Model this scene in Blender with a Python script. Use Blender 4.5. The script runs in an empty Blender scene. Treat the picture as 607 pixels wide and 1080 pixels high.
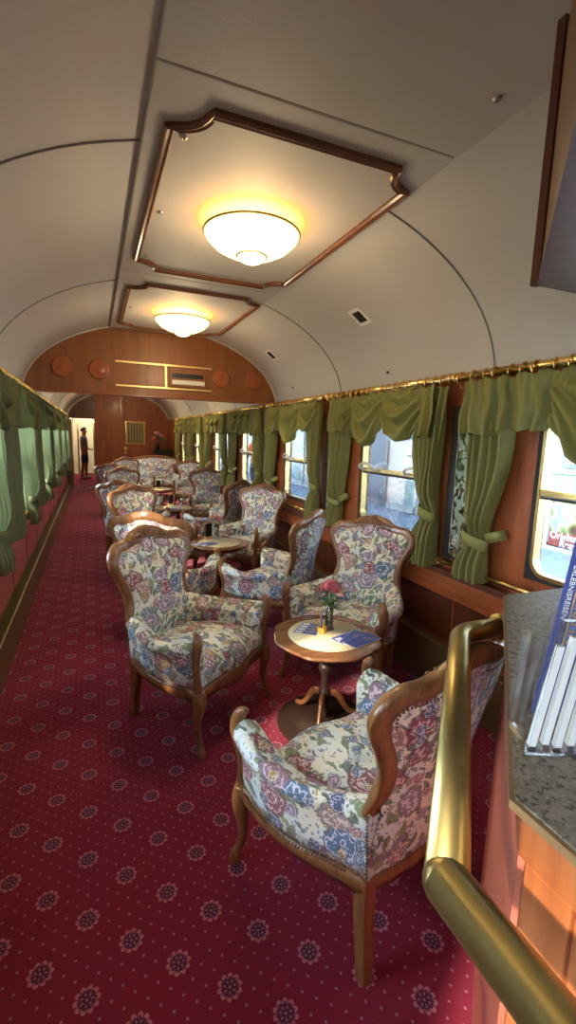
import bpy, bmesh, math, random
from mathutils import Vector, Matrix
from math import sin, cos, pi, sqrt, atan2, exp
random.seed(7)
scn = bpy.context.scene
COL = scn.collection
# ---------------------------------------------------------------- camera, world, sun, exposure
cd = bpy.data.cameras.new('camera'); cam = bpy.data.objects.new('camera', cd); COL.objects.link(cam)
Rr, Ru, Rf = (0.92178, -0.38656, 0.02903), (0.0351, 0.1579, 0.98683), (0.38605, 0.90866, -0.15912)
cam.matrix_world = Matrix(((Rr[0], Ru[0], -Rf[0], 0), (Rr[1], Ru[1], -Rf[1], 0), (Rr[2], Ru[2], -Rf[2], 1.6), (0, 0, 0, 1)))
cd.sensor_fit = 'VERTICAL'; cd.sensor_height = 24; cd.lens = 484.83 / 1080 * 24; cd.clip_start = 0.02
scn.camera = cam
w = bpy.data.worlds.new('world'); scn.world = w; w.use_nodes = True
w.node_tree.nodes['Background'].inputs[0].default_value = (0.70, 0.86, 1.0, 1)
w.node_tree.nodes['Background'].inputs[1].default_value = 13.0
sd = bpy.data.lights.new('sun', 'SUN'); sun = bpy.data.objects.new('sun', sd); COL.objects.link(sun)
sd.energy = 7.0; sd.angle = 0.05; sd.color = (1, 0.86, 0.66)
sun.rotation_euler = Vector((0.78, 0.42, -0.5)).to_track_quat('-Z', 'Y').to_euler()
scn.view_settings.view_transform = 'Standard'; scn.view_settings.look = 'None'
scn.view_settings.gamma = 1; scn.view_settings.exposure = 0.76
scn.view_settings.use_curve_mapping = False
scn.cycles.use_denoising = True
scn.cycles.max_bounces = 10; scn.cycles.diffuse_bounces = 6; scn.cycles.transparent_max_bounces = 24
scn.cycles.sample_clamp_indirect = 8; scn.cycles.caustics_reflective = False; scn.cycles.caustics_refractive = False

# ---------------------------------------------------------------- material helpers
class NT:
    def __init__(s, name):
        s.m = bpy.data.materials.new(name); s.m.use_nodes = True; s.t = s.m.node_tree
        s.b = s.t.nodes['Principled BSDF']; s.out = s.t.nodes['Material Output']
    def n(s, ty, **kw):
        nd = s.t.nodes.new(ty)
        for k, v in kw.items(): setattr(nd, k, v)
        return nd
    def put(s, sock, v):
        if isinstance(v, bpy.types.NodeSocket): s.t.links.new(v, sock)
        elif v is not None:
            if isinstance(v, tuple) and len(v) == 3 and sock.type == 'RGBA': v = v + (1,)
            sock.default_value = v
    def M(s, op, a, b=None, c=None):
        nd = s.n('ShaderNodeMath', operation=op); s.put(nd.inputs[0], a); s.put(nd.inputs[1], b)
        if c is not None: s.put(nd.inputs[2], c)
        return nd.outputs[0]
    def V(s, op, a, b=None, sc=None):
        nd = s.n('ShaderNodeVectorMath', operation=op); s.put(nd.inputs[0], a); s.put(nd.inputs[1], b)
        if sc is not None: s.put(nd.inputs['Scale'], sc)
        return nd.outputs[0]
    def mix(s, f, a, b, mode='MIX'):
        nd = s.n('ShaderNodeMix', data_type='RGBA', blend_type=mode)
        s.put(nd.inputs[0], f); s.put(nd.inputs[6], a); s.put(nd.inputs[7], b); return nd.outputs[2]
    def step(s, x, lo, hi):
        nd = s.n('ShaderNodeMapRange', interpolation_type='SMOOTHSTEP'); s.put(nd.inputs[0], x)
        nd.inputs[1].default_value = lo; nd.inputs[2].default_value = hi; return nd.outputs[0]
    def obj(s): return s.n('ShaderNodeTexCoord').outputs['Object']
    def noise(s, v, sc, det=3, rough=.5, color=False):
        nd = s.n('ShaderNodeTexNoise'); s.put(nd.inputs['Vector'], v); nd.inputs['Scale'].default_value = sc
        nd.inputs['Detail'].default_value = det; nd.inputs['Roughness'].default_value = rough
        return nd.outputs[1 if color else 0]
    def voro(s, v, sc, rnd=1.0, feat='F1'):
        nd = s.n('ShaderNodeTexVoronoi', feature=feat); s.put(nd.inputs['Vector'], v); nd.inputs['Scale'].default_value = sc
        nd.inputs['Randomness'].default_value = rnd; return nd
    def ramp(s, f, stops, const=False):
        nd = s.n('ShaderNodeValToRGB'); s.put(nd.inputs[0], f); r = nd.color_ramp
        if const: r.interpolation = 'CONSTANT'
        while len(r.elements) < len(stops): r.elements.new(.5)
        for e, (p, c) in zip(r.elements, stops): e.position = p; e.color = tuple(c) + (1,)
        return nd.outputs[0]
    def bump(s, h, st, dist=.002):
        nd = s.n('ShaderNodeBump'); nd.inputs['Strength'].default_value = st; nd.inputs['Distance'].default_value = dist
        s.put(nd.inputs['Height'], h); s.put(s.b.inputs['Normal'], nd.outputs[0])
    def fin(s, col=None, rough=.5, metal=0, spec=None, coat=None):
        s.put(s.b.inputs['Base Color'], col); s.put(s.b.inputs['Roughness'], rough); s.put(s.b.inputs['Metallic'], metal)
        if spec is not None: s.put(s.b.inputs['Specular IOR Level'], spec)
        if coat is not None: s.put(s.b.inputs['Coat Weight'], coat); s.b.inputs['Coat Roughness'].default_value = .12
        return s.m

def plain(name, c, rough=.5, metal=0, spec=None, vary=.12, sc=30, bump=0):
    t = NT(name); o = t.obj(); n = t.noise(o, sc, 4)
    col = t.mix(n, tuple(x * (1 - vary) for x in c), tuple(min(1, x * (1 + vary)) for x in c))
    if bump: t.bump(t.noise(o, sc * 8, 2), bump)
    return t.fin(col, rough, metal, spec)

def wood(name, dark, light, axis=0, rough=.3, coat=.4, sc=5):
    t = NT(name); o = t.obj(); s = [sc * 5] * 3; s[axis] = sc * .5
    v = t.V('MULTIPLY', o, tuple(s)); n = t.noise(v, 1.0, 5, .6); n2 = t.noise(v, 6.0, 3, .6)
    f = t.M('ADD', t.M('MULTIPLY', n, .75), t.M('MULTIPLY', n2, .25))
    col = t.ramp(f, [(.32, dark), (.5, tuple((a + b) / 2 for a, b in zip(dark, light))), (.68, light)])
    return t.fin(col, rough, 0, None, coat)

def emis(name, c, s):
    t = NT(name); t.put(t.b.inputs['Base Color'], c); t.put(t.b.inputs['Emission Color'], c)
    t.b.inputs['Emission Strength'].default_value = s; return t.m

def tapestry():
    t = NT('floral_tapestry'); o = t.obj()
    wn = t.noise(o, 14, 2, .5, True); w2 = t.noise(o, 55, 2, .5, True)
    v = t.V('ADD', o, t.V('SCALE', t.V('SUBTRACT', wn, (.5, .5, .5)), None, .05))
    v = t.V('ADD', v, t.V('SCALE', t.V('SUBTRACT', w2, (.5, .5, .5)), None, .016))
    col = t.mix(t.step(t.noise(o, 9, 2), .35, .65), (.90, .86, .68), (.76, .85, .84))
    # sprigs
    sp = t.voro(v, 62); c1 = t.step(sp.outputs['Distance'], .42, .25)
    reg = t.step(t.noise(t.V('ADD', o, (3., 1., 2.)), 11, 1), .36, .46)
    spc = t.ramp(t.n('ShaderNodeSeparateColor').outputs[0], [(0, (.5, .36, .12)), (1, (.5, .36, .12))])
    sc_ = t.n('ShaderNodeSeparateColor'); t.put(sc_.inputs[0], sp.outputs['Color'])
    spc = t.ramp(sc_.outputs[0], [(0, (.50, .36, .11)), (.35, (.22, .28, .42)), (.6, (.38, .22, .28)), (.8, (.17, .22, .13))], True)
    col = t.mix(t.M('MULTIPLY', c1, t.M('MULTIPLY', reg, .85)), col, spc)
    # leaves : stretched cells in two directions
    for k, (m, off, sc, th) in enumerate((((1.0, .55, 1.9), (0, 0, 0), 18, .40), ((1.8, .7, .6), (5.3, 2.1, .7), 21, .38))):
        vv = t.V('MULTIPLY', t.V('ADD', v, off), m)
        if k == 0:
            rt = t.n('ShaderNodeVectorRotate'); rt.rotation_type = 'EULER_XYZ'; t.put(rt.inputs['Vector'], t.V('ADD', v, off)); rt.inputs['Rotation'].default_value = (.5, .7, .3)
            vv = t.V('MULTIPLY', rt.outputs[0], m)
        lv = t.voro(vv, sc); d = lv.outputs['Distance']
        s1 = t.n('ShaderNodeSeparateColor'); t.put(s1.inputs[0], lv.outputs['Color'])
        on = t.M('GREATER_THAN', s1.outputs[0], .38)
        lc = t.ramp(s1.outputs[1], [(0, (.07, .12, .07)), (.35, (.20, .25, .12)), (.65, (.32, .36, .20)), (.85, (.13, .20, .19))], True)
        vein = t.step(t.M('SINE', t.M('MULTIPLY', d, 60.)), .2, .8)
        lc = t.mix(t.M('MULTIPLY', vein, .45), lc, (.55, .58, .38))
        col = t.mix(t.M('MULTIPLY', t.M('MULTIPLY', t.step(d, th + .03, th - .02), on), .92), col, lc)
    # blooms, two sizes
    for sc, off, th, stops in ((7.4, (1.7, .4, 2.2), .44, [(0, (.52, .20, .20)), (.22, (.56, .36, .45)), (.42, (.20, .34, .52)), (.56, (.72, .50, .42)), (.72, (.52, .44, .58)), (.88, (.42, .14, .15))]),
                               (15., (4.1, 3.2, .9), .36, [(0, (.20, .34, .50)), (.3, (.62, .42, .14)), (.5, (.60, .30, .28)), (.7, (.50, .38, .52)), (.85, (.16, .22, .36))])):
        fl = t.voro(t.V('ADD', v, off), sc, .85); d = fl.outputs['Distance']
        s1 = t.n('ShaderNodeSeparateColor'); t.put(s1.inputs[0], fl.outputs['Color'])
        base = t.ramp(s1.outputs[0], stops, True)
        nn = t.noise(v, sc * 5.5, 2, .6)
        ph = t.M('SINE', t.M('ADD', t.M('MULTIPLY', d, 36.), t.M('MULTIPLY', nn, 17.)))
        pale = t.mix(.72, base, (.92, .86, .84)); dark = t.mix(.45, base, (.06, .03, .07))
        fc = t.mix(t.step(ph, -.4, .55), dark, t.mix(t.step(ph, .35, .95), base, pale))
        edge = t.M('ADD', d, t.M('MULTIPLY', t.M('SUBTRACT', nn, .5), .22))
        outl = t.step(edge, th + .05, th + .02); on = t.M('GREATER_THAN', s1.outputs[1], .12 if sc < 10 else .35)
        col = t.mix(t.M('MULTIPLY', t.M('MULTIPLY', outl, on), .75), col, (.10, .10, .09))
        col = t.mix(t.M('MULTIPLY', t.step(edge, th + .015, th - .015), on), col, fc)
    t.bump(t.noise(o, 500, 2), .35, .001)
    t.b.inputs['Sheen Weight'].default_value = .15
    return t.fin(col, .9, 0, .2)

def carpet():
    t = NT('crimson_carpet'); o = t.obj(); sx = t.n('ShaderNodeSeparateXYZ'); t.put(sx.inputs[0], o)
    X, Y = sx.outputs[0], sx.outputs[1]; T, L, ox, oy = .25775, .2378, .05785, 1.3129
    def cell(off):
        r = []
        for c, P, o0 in ((X, T, ox), (Y, L, oy)):
            u = t.M('DIVIDE', t.M('SUBTRACT', c, o0), P)
            u = t.M('ADD', u, off + 100.5)
            r.append(t.M('MULTIPLY', t.M('SUBTRACT', t.M('FRACT', u), .5), P))
        rr = t.M('SQRT', t.M('ADD', t.M('MULTIPLY', r[0], r[0]), t.M('MULTIPLY', r[1], r[1])))
        return rr, t.M('ARCTAN2', r[1], r[0])
    r1, a1 = cell(0); r2, a2 = cell(.5)
    r = t.M('MINIMUM', r1, r2); sel = t.M('LESS_THAN', r2, r1)
    a = t.M('ADD', t.M('MULTIPLY', a1, t.M('SUBTRACT', 1., sel)), t.M('MULTIPLY', a2, sel))
    base = t.mix(t.noise(o, 3, 3), (.235, .016, .042), (.285, .024, .056))
    base = t.mix(t.M('MULTIPLY', t.noise(o, 900, 1), .5), base, (.15, .008, .024))
    # pin dots on a fine staggered lattice
    def pin(off):
        q = []
        for c, P, o0 in ((X, T / 4, ox + T / 8), (Y, L / 4, oy)):
            u = t.M('ADD', t.M('DIVIDE', t.M('SUBTRACT', c, o0), P), off + 400.5); q.append(t.M('MULTIPLY', t.M('SUBTRACT', t.M('FRACT', u), .5), P))
        return t.M('SQRT', t.M('ADD', t.M('MULTIPLY', q[0], q[0]), t.M('MULTIPLY', q[1], q[1])))
    dd = t.M('ADD', t.M('MINIMUM', pin(0), pin(.5)), t.M('MULTIPLY', t.M('SUBTRACT', t.noise(o, 300, 1), .5), .004))
    dm = t.M('MULTIPLY', t.step(dd, .0048, .0032), t.M('GREATER_THAN', r, .040))
    col = t.mix(t.M('MULTIPLY', dm, .8), base, (.40, .20, .27))
    # motif
    re = t.M('ADD', r, t.M('MULTIPLY', t.M('COSINE', t.M('MULTIPLY', a, 10.)), -.0028))
    ring = t.M('MULTIPLY', t.step(re, .0365, .033), t.step(t.M('ADD', t.M('COSINE', t.M('MULTIPLY', a, 10.)), t.M('MULTIPLY', t.noise(o, 260, 1), 1.2)), -.5, .2))
    col = t.mix(t.M('MULTIPLY', ring, .85), col, (.56, .20, .26))
    col = t.mix(t.M('MULTIPLY', t.step(t.M('ADD', re, t.M('MULTIPLY', t.M('SUBTRACT', t.noise(o, 200, 1), .5), .008)), .0265, .0235), .9), col, (.070, .012, .040))
    dots = t.M('MULTIPLY', t.step(t.M('COSINE', t.M('MULTIPLY', a, 7.)), .3, .7), t.M('MULTIPLY', t.step(r, .010, .012), t.step(r, .0195, .0175)))
    col = t.mix(t.M('MAXIMUM', dots, t.step(r, .0045, .003)), col, (.40, .17, .23))
    t.bump(t.noise(o, 700, 2), .5, .003)
    t.b.inputs['Sheen Weight'].default_value = .1
    return t.fin(col, .95, 0, .1)

def granite():
    t = NT('speckled_granite'); o = t.obj()
    n = t.noise(o, 130, 3, .6); n2 = t.noise(t.V('ADD', o, (4., 2., 1.)), 70, 2, .6)
    col = t.mix(t.step(n2, .4, .6), (.235, .20, .145), (.165, .14, .10))
    col = t.mix(t.step(n, .565, .60), col, (.05, .036, .026)); col = t.mix(t.step(n, .33, .29), col, (.45, .40, .32))
    return t.fin(col, .45)

def ceilmat():
    t = NT('textured_vinyl_ceiling'); o = t.obj()
    t.bump(t.noise(o, 160, 3, .7), .35, .003)
    return t.fin(t.mix(t.noise(o, 1.5, 2), (.52, .50, .46), (.57, .55, .51)), .62)

def clothmat(name, c1, c2, trans=.35):
    t = NT(name); o = t.obj(); col = t.mix(t.noise(o, 4, 3), c1, c2)
    d = t.n('ShaderNodeBsdfDiffuse'); tr = t.n('ShaderNodeBsdfTranslucent'); gl = t.n('ShaderNodeBsdfGlossy'); gl.inputs['Roughness'].default_value = .45
    t.put(d.inputs[0], col); t.put(tr.inputs[0], t.mix(.5, col, (.5, .62, .3))); t.put(gl.inputs[0], (.6, .62, .4))
    m = t.n('ShaderNodeMixShader'); m.inputs[0].default_value = trans; t.put(m.inputs[1], d.outputs[0]); t.put(m.inputs[2], tr.outputs[0])
    m2 = t.n('ShaderNodeMixShader'); m2.inputs[0].default_value = .05; t.put(m2.inputs[1], m.outputs[0]); t.put(m2.inputs[2], gl.outputs[0])
    t.put(t.out.inputs[0], m2.outputs[0]); return t.m

def clear(name, tint=(1, 1, 1), refl=.06, rough=.02):
    t = NT(name); tr = t.n('ShaderNodeBsdfTransparent'); gl = t.n('ShaderNodeBsdfGlossy'); gl.inputs['Roughness'].default_value = rough
    t.put(tr.inputs[0], tint); m = t.n('ShaderNodeMixShader'); fr = t.n('ShaderNodeFresnel'); fr.inputs[0].default_value = 1.45
    t.put(m.inputs[0], t.M('ADD', t.M('MULTIPLY', fr.outputs[0], .8), refl * .3)); t.put(m.inputs[1], tr.outputs[0]); t.put(m.inputs[2], gl.outputs[0])
    t.put(t.out.inputs[0], m.outputs[0]); return t.m

def etched():   # mirror panel with flowers
    t = NT('etched_mirror'); o = t.obj(); v = t.V('MULTIPLY', o, (1, 1, .7)); v = t.V('ADD', v, t.V('SCALE', t.noise(o, 9, 2, .5, True), None, .09))
    vo = t.voro(v, 16); n = t.noise(v, 22, 3)
    col = t.ramp(vo.outputs['Distance'], [(.1, (.62, .44, .26)), (.3, (.60, .58, .46)), (.5, (.10, .15, .09)), (.7, (.33, .38, .28))])
    mk = t.step(n, .47, .56)
    return t.fin(t.mix(mk, col, (.22, .26, .18)), t.M('ADD', .06, t.M('MULTIPLY', mk, .3)), t.M('SUBTRACT', .85, t.M('MULTIPLY', mk, .6)))

TAP = tapestry(); CARPET = carpet(); GRAN = granite(); CEIL = ceilmat(); SEAM = plain('seam_strip', (.30, .29, .27), .6)
WALNUT = wood('chair_walnut', (.13, .045, .015), (.36, .165, .058), 2, .32, .35, 6)
MAHOG = wood('red_mahogany', (.24, .055, .017), (.43, .12, .038), 2, .3, .35, 3)
MAHOGY = wood('red_mahogany_long', (.22, .05, .015), (.42, .11, .034), 1, .28, .4, 3)
DKMAH = wood('dark_mahogany', (.065, .016, .008), (.13, .035, .014), 2, .3, .4, 3)
BULK = wood('bulkhead_veneer', (.20, .062, .016), (.32, .11, .032), 2, .45, .1, 2.2)
PARTW = wood('partition_veneer', (.22, .055, .016), (.40, .115, .036), 2, .5, .05, 2.2)
COUNTW = wood('counter_cherry', (.25, .070, .024), (.42, .145, .052), 2, .3, .35, 4)
CRED = wood('counter_red_side', (.32, .08, .05), (.46, .15, .10), 2, .35, .3, 3)
TBLW = wood('table_walnut', (.13, .05, .02), (.30, .14, .06), 0, .25, .5, 5)
DARKW = plain('near_black_wood', (.030, .015, .011), .35)
MOULD = wood('moulding_walnut', (.10, .035, .014), (.20, .075, .03), 0, .35, .3, 5)
ROSEW = plain('rose_painted_board', (.36, .085, .085), .35, 0, None, .15, 6)
BRASS = plain('polished_brass', (.82, .60, .25), .22, 1, None, .12, 12)
ABRASS = plain('aged_brass', (.44, .36, .15), .34, 1, None, .3, 9)
GILT = plain('gilt_strip', (.80, .58, .25), .35, .6)
BRONZE = plain('bronze_heater', (.17, .135, .065), .38, .55, None, .2, 6)
DARKM = plain('dark_metal', (.016, .013, .011), .5, 0)
GREYM = plain('grey_steel', (.45, .45, .45), .35, .9)
NAIL = plain('antique_nail', (.16, .12, .07), .35, .9)
WHITE = plain('white_paint', (.80, .79, .74), .5, 0, None, .03)
CREAM = plain('cream_inlay', (.72, .62, .40), .3)
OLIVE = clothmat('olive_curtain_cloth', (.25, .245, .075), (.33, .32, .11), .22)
OLIVE_SHADED = clothmat('shaded_curtain_cloth', (.10, .115, .055), (.145, .16, .075), .27)  # darker copy of the olive cloth, aisle-side shade put into its colour
GLASS = clear('window_glass'); VASEG = clear('vase_glass', (.9, .95, .93), .25); PLAST = clear('clear_plastic', (.97, .98, .99), .02, .08)
BLUE = plain('blue_paper', (.045, .075, .30), .3, 0, None, .05); WPAP = plain('white_paper', (.93, .92, .87), .45, 0, None, .03)
PINK = plain('pink_petal', (.90, .34, .40), .6, 0, None, .25, 60); PEACH = plain('pale_petal', (.85, .55, .45), .6, 0, None, .2, 60)
LEAF = plain('leaf_green', (.10, .24, .05), .5, 0, None, .3, 60); YELLOW = plain('yellow_ceramic', (.80, .46, .06), .35)
BLACKP = plain('black_plastic', (.015, .015, .017), .3); GOLDL = plain('gold_lettering', (.75, .45, .12), .4)
ORANGEP = plain('orange_paper', (.85, .35, .06), .5)

# ---------------------------------------------------------------- mesh helpers
class MB:
    def __init__(s): s.v = []; s.f = []; s.sm = []
    def add(s, vs, fs, smooth=True):
        b = len(s.v); s.v += [tuple(p) for p in vs]; s.f += [tuple(i + b for i in f) for f in fs]; s.sm += [smooth] * len(fs); return s
    def box(s, a, b, rot=None, org=None):
        (x0, y0, z0), (x1, y1, z1) = a, b
        vs = [(x0, y0, z0), (x1, y0, z0), (x1, y1, z0), (x0, y1, z0), (x0, y0, z1), (x1, y0, z1), (x1, y1, z1), (x0, y1, z1)]
        if rot is not None:
            o = Vector(org); vs = [tuple(o + rot @ (Vector(p) - o)) for p in vs]
        return s.add(vs, [(3, 2, 1, 0), (4, 5, 6, 7), (0, 1, 5, 4), (1, 2, 6, 5), (2, 3, 7, 6), (3, 0, 4, 7)], False)
    def prism(s, poly, z0, z1, smooth=False):
        n = len(poly); vs = [(x, y, z0) for x, y in poly] + [(x, y, z1) for x, y in poly]
        s.add(vs, [tuple(range(n - 1, -1, -1)), tuple(range(n, 2 * n))], False)
        return s.add(vs, [(i, (i + 1) % n, n + (i + 1) % n, n + i) for i in range(n)], smooth)
    def grid(s, fn, nu, nv, smooth=True, close=False):
        vs = [fn(i / nu, j / nv) for j in range(nv + 1) for i in range(nu + 1)]
        return s.add(vs, [(j * (nu + 1) + i, j * (nu + 1) + i + 1, (j + 1) * (nu + 1) + i + 1, (j + 1) * (nu + 1) + i) for j in range(nv) for i in range(nu)], smooth)
    def lathe(s, prof, c=(0, 0, 0), n=24, rfn=None, smooth=True):
        vs = []
        for r, z in prof:
            for k in range(n):
                a = 2 * pi * k / n; q = r * (rfn(a) if rfn else 1); vs.append((c[0] + q * cos(a), c[1] + q * sin(a), c[2] + z))
        m = len(prof); fs = [(j * n + k, j * n + (k + 1) % n, (j + 1) * n + (k + 1) % n, (j + 1) * n + k) for j in range(m - 1) for k in range(n)]
        if prof[0][0] > 1e-6: fs.append(tuple(range(n - 1, -1, -1)))
        if prof[-1][0] > 1e-6: fs.append(tuple((m - 1) * n + k for k in range(n)))
        return s.add(vs, fs, smooth)
    def sweep(s, pts, prof, up=(0, 0, 1), closed=False, scales=None, cap=True, smooth=True):
        """prof: list of (side, up) offsets; frame from path tangent and 'up' (vector or list of vectors)"""
        P = [Vector(p) for p in pts]; n = len(P); m = len(prof); vs = []
        for i in range(n):
            if closed: tg = P[(i + 1) % n] - P[i - 1]
            else: tg = P[min(i + 1, n - 1)] - P[max(i - 1, 0)]
            tg.normalize(); u = Vector(up[i] if isinstance(up, list) else up)
            sd_ = tg.cross(u)
            if sd_.length < 1e-5: sd_ = tg.cross(Vector((1, 0, .01)))
            sd_.normalize(); uu = sd_.cross(tg)
            a, b = (1, 1) if scales is None else (scales[i] if isinstance(scales[i], tuple) else (scales[i], scales[i]))
            for (p, q) in prof: vs.append(P[i] + sd_ * p * a + uu * q * b)
        fs = []
        for i in range(n if closed else n - 1):
            j = (i + 1) % n
            for k in range(m): fs.append((i * m + k, i * m + (k + 1) % m, j * m + (k + 1) % m, j * m + k))
        if cap and not closed: fs += [tuple(range(m - 1, -1, -1)), tuple((n - 1) * m + k for k in range(m))]
        return s.add(vs, fs, smooth)
    def tube(s, pts, r, n=10, **kw):
        sc = None
        if isinstance(r, (list, tuple)): sc = list(r); r = 1
        return s.sweep(pts, [(r * cos(2 * pi * k / n), r * sin(2 * pi * k / n)) for k in range(n)], scales=sc, **kw)
    def ball(s, c, r, n=8, sq=(1, 1, 1)):
        m = max(3, n // 2); vs = [(c[0], c[1], c[2] - r * sq[2])]
        for j in range(1, m):
            ph = -pi / 2 + pi * j / m
            for k in range(n):
                a = 2 * pi * k / n; vs.append((c[0] + r * sq[0] * cos(ph) * cos(a), c[1] + r * sq[1] * cos(ph) * sin(a), c[2] + r * sq[2] * sin(ph)))
        vs.append((c[0], c[1], c[2] + r * sq[2])); L_ = len(vs) - 1
        fs = [(0, 1 + (k + 1) % n, 1 + k) for k in range(n)]
        for j in range(m - 2): fs += [(1 + j * n + k, 1 + j * n + (k + 1) % n, 1 + (j + 1) * n + (k + 1) % n, 1 + (j + 1) * n + k) for k in range(n)]
        fs += [(L_, 1 + (m - 2) * n + k, 1 + (m - 2) * n + (k + 1) % n) for k in range(n)]
        return s.add(vs, fs)
    def ring(s, c, R, r, axis='Y', n=16, m=6, a0=0, a1=2 * pi):
        pts = []
        full = abs(a1 - a0 - 2 * pi) < 1e-6; N = n if full else n + 1
        for k in range(N):
            a = a0 + (a1 - a0) * k / n
            pts.append({'Y': (c[0] + R * cos(a), c[1], c[2] + R * sin(a)), 'X': (c[0], c[1] + R * cos(a), c[2] + R * sin(a)), 'Z': (c[0] + R * cos(a), c[1] + R * sin(a), c[2])}[axis])
        up = {'Y': (0, 1, 0), 'X': (1, 0, 0), 'Z': (0, 0, 1)}[axis]
        return s.tube(pts, r, m, up=up, closed=full)
    def build(s, name, mat, parent=None, bevel=0, mats=None):
        me = bpy.data.meshes.new(name); me.from_pydata(s.v, [], s.f)
        me.polygons.foreach_set('use_smooth', s.sm); me.update()
        bm = bmesh.new(); bm.from_mesh(me); bmesh.ops.recalc_face_normals(bm, faces=bm.faces[:]); bm.to_mesh(me); bm.free()
        me.materials.append(mat); o = bpy.data.objects.new(name, me); COL.objects.link(o)
        if parent is not None: o.parent = parent
        if bevel:
            b = o.modifiers.new('bevel', 'BEVEL'); b.width = bevel; b.segments = 2; b.limit_method = 'ANGLE'
        return o

def tag(o, label=None, cat=None, group=None, kind=None):
    for k, v in (('label', label), ('category', cat), ('group', group), ('kind', kind)):
        if v: o[k] = v
    return o
def thing(name, label, cat, loc=(0, 0, 0), rz=0, group=None):
    o = bpy.data.objects.new(name, None); COL.objects.link(o); o.location = loc; o.rotation_euler = (0, 0, rz)
    return tag(o, label, cat, group)
KIDS = {}
def dup(root, loc, rz, label, group=None, name=None):
    r = root.copy(); COL.objects.link(r); r.location = loc; r.rotation_euler = (0, 0, rz)
    if name: r.name = name
    r['label'] = label
    if group: r['group'] = group
    for ch in list(root.children):
        c = ch.copy(); COL.objects.link(c); c.parent = r
        for g in list(ch.children):
            d = g.copy(); COL.objects.link(d); d.parent = c
    return r
def struct(mb, name, mat, parent=None, bevel=0):
    o = mb.build(name, mat, parent, bevel)
    if parent is None: o['kind'] = 'structure'
    return o
def smooth_pts(ctrl, n=8, closed=False):
    """Catmull-Rom through control tuples of any dimension"""
    out = []; N = len(ctrl); segs = N if closed else N - 1
    g = (lambda i: ctrl[i % N]) if closed else (lambda i: ctrl[max(0, min(N - 1, i))])
    for i in range(segs):
        a, b, c, d = g(i - 1), g(i), g(i + 1), g(i + 2)
        for k in range(n):
            t = k / n
            out.append(tuple(.5 * (2 * q + (r - p) * t + (2 * p - 5 * q + 4 * r - s_) * t * t + (3 * q - p - 3 * r + s_) * t ** 3) for p, q, r, s_ in zip(a, b, c, d)))
    if not closed: out.append(tuple(ctrl[-1]))
    return out
def circ(c, r, n=20): return [(c[0] + r * cos(2 * pi * k / n), c[1] + r * sin(2 * pi * k / n)) for k in range(n)]
def text(name, body, size, mat, parent, loc, rot, ext=.0006, align='LEFT', off=0):
    cu = bpy.data.curves.new(name, 'FONT'); cu.body = body; cu.size = size; cu.extrude = ext; cu.offset = off; cu.align_x = align
    cu.materials.append(mat); o = bpy.data.objects.new(name, cu); COL.objects.link(o)
    if parent is not None: o.parent = parent
    o.location = loc; o.rotation_euler = rot
    bpy.context.view_layer.update()
    me = bpy.data.meshes.new_from_object(o.evaluated_get(bpy.context.evaluated_depsgraph_get())); mo = bpy.data.objects.new(name, me); COL.objects.link(mo)
    mo.parent = o.parent; mo.location = loc; mo.rotation_euler = rot; bpy.data.objects.remove(o); return mo

# ================================================================ STRUCTURE
XL, XR, Y0, Y1 = -.68, 2.14, -2.6, 19.4
YB, YP = 5.62, 14.6
PITCH = 1.74
VC, VA, VZ, VB = .755, 1.425, 1.965, .84
struct(MB().box((XL - .1, Y0, -.06), (XR + .1, Y1, 0)), 'floor', CARPET)
def vault(t, off=0): return (VC - (VA + off) * cos(t), VZ + (VB + off) * sin(t))
m = MB(); NV = 40
m.grid(lambda u, v: (vault(pi * u)[0], Y0 + (Y1 - Y0) * v, vault(pi * u)[1]), NV, 1)
m.grid(lambda u, v: (vault(pi * u, .06)[0], Y0 + (Y1 - Y0) * v, vault(pi * u, .06)[1]), NV, 1)
struct(m, 'ceiling', CEIL)
# transverse cover strips on the vault
k = 0
for ys in (.36, 2.1, 3.92, 7.4, 9.2, 11.0, 12.8):
    for a0, a1 in ((.02, .40), (.60, .98)):
        pts = [(vault(pi * (a0 + (a1 - a0) * i / 16) , -.003)[0], ys, vault(pi * (a0 + (a1 - a0) * i / 16), -.003)[1]) for i in range(17)]
        k += 1; struct(MB().sweep(pts, [(-.004, -.0015), (.004, -.0015), (.004, .004), (-.004, .004)], up=(0, 1, 0)), 'trim_%d' % k, SEAM)
# flat dropped centre panels, one per bay (boards with a thin gap between them)
def board(y0, y1, nm):
    global k
    k += 1; struct(MB().box((.215, y0, 2.72), (1.415, y1, 2.775)), nm, CEIL, None, .006)
for i, (a, b) in enumerate(((-2.5, 1.628), (1.634, 3.62), (3.626, 5.54))): board(a, b, 'ceiling_panel_%d' % (i + 1))
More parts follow.
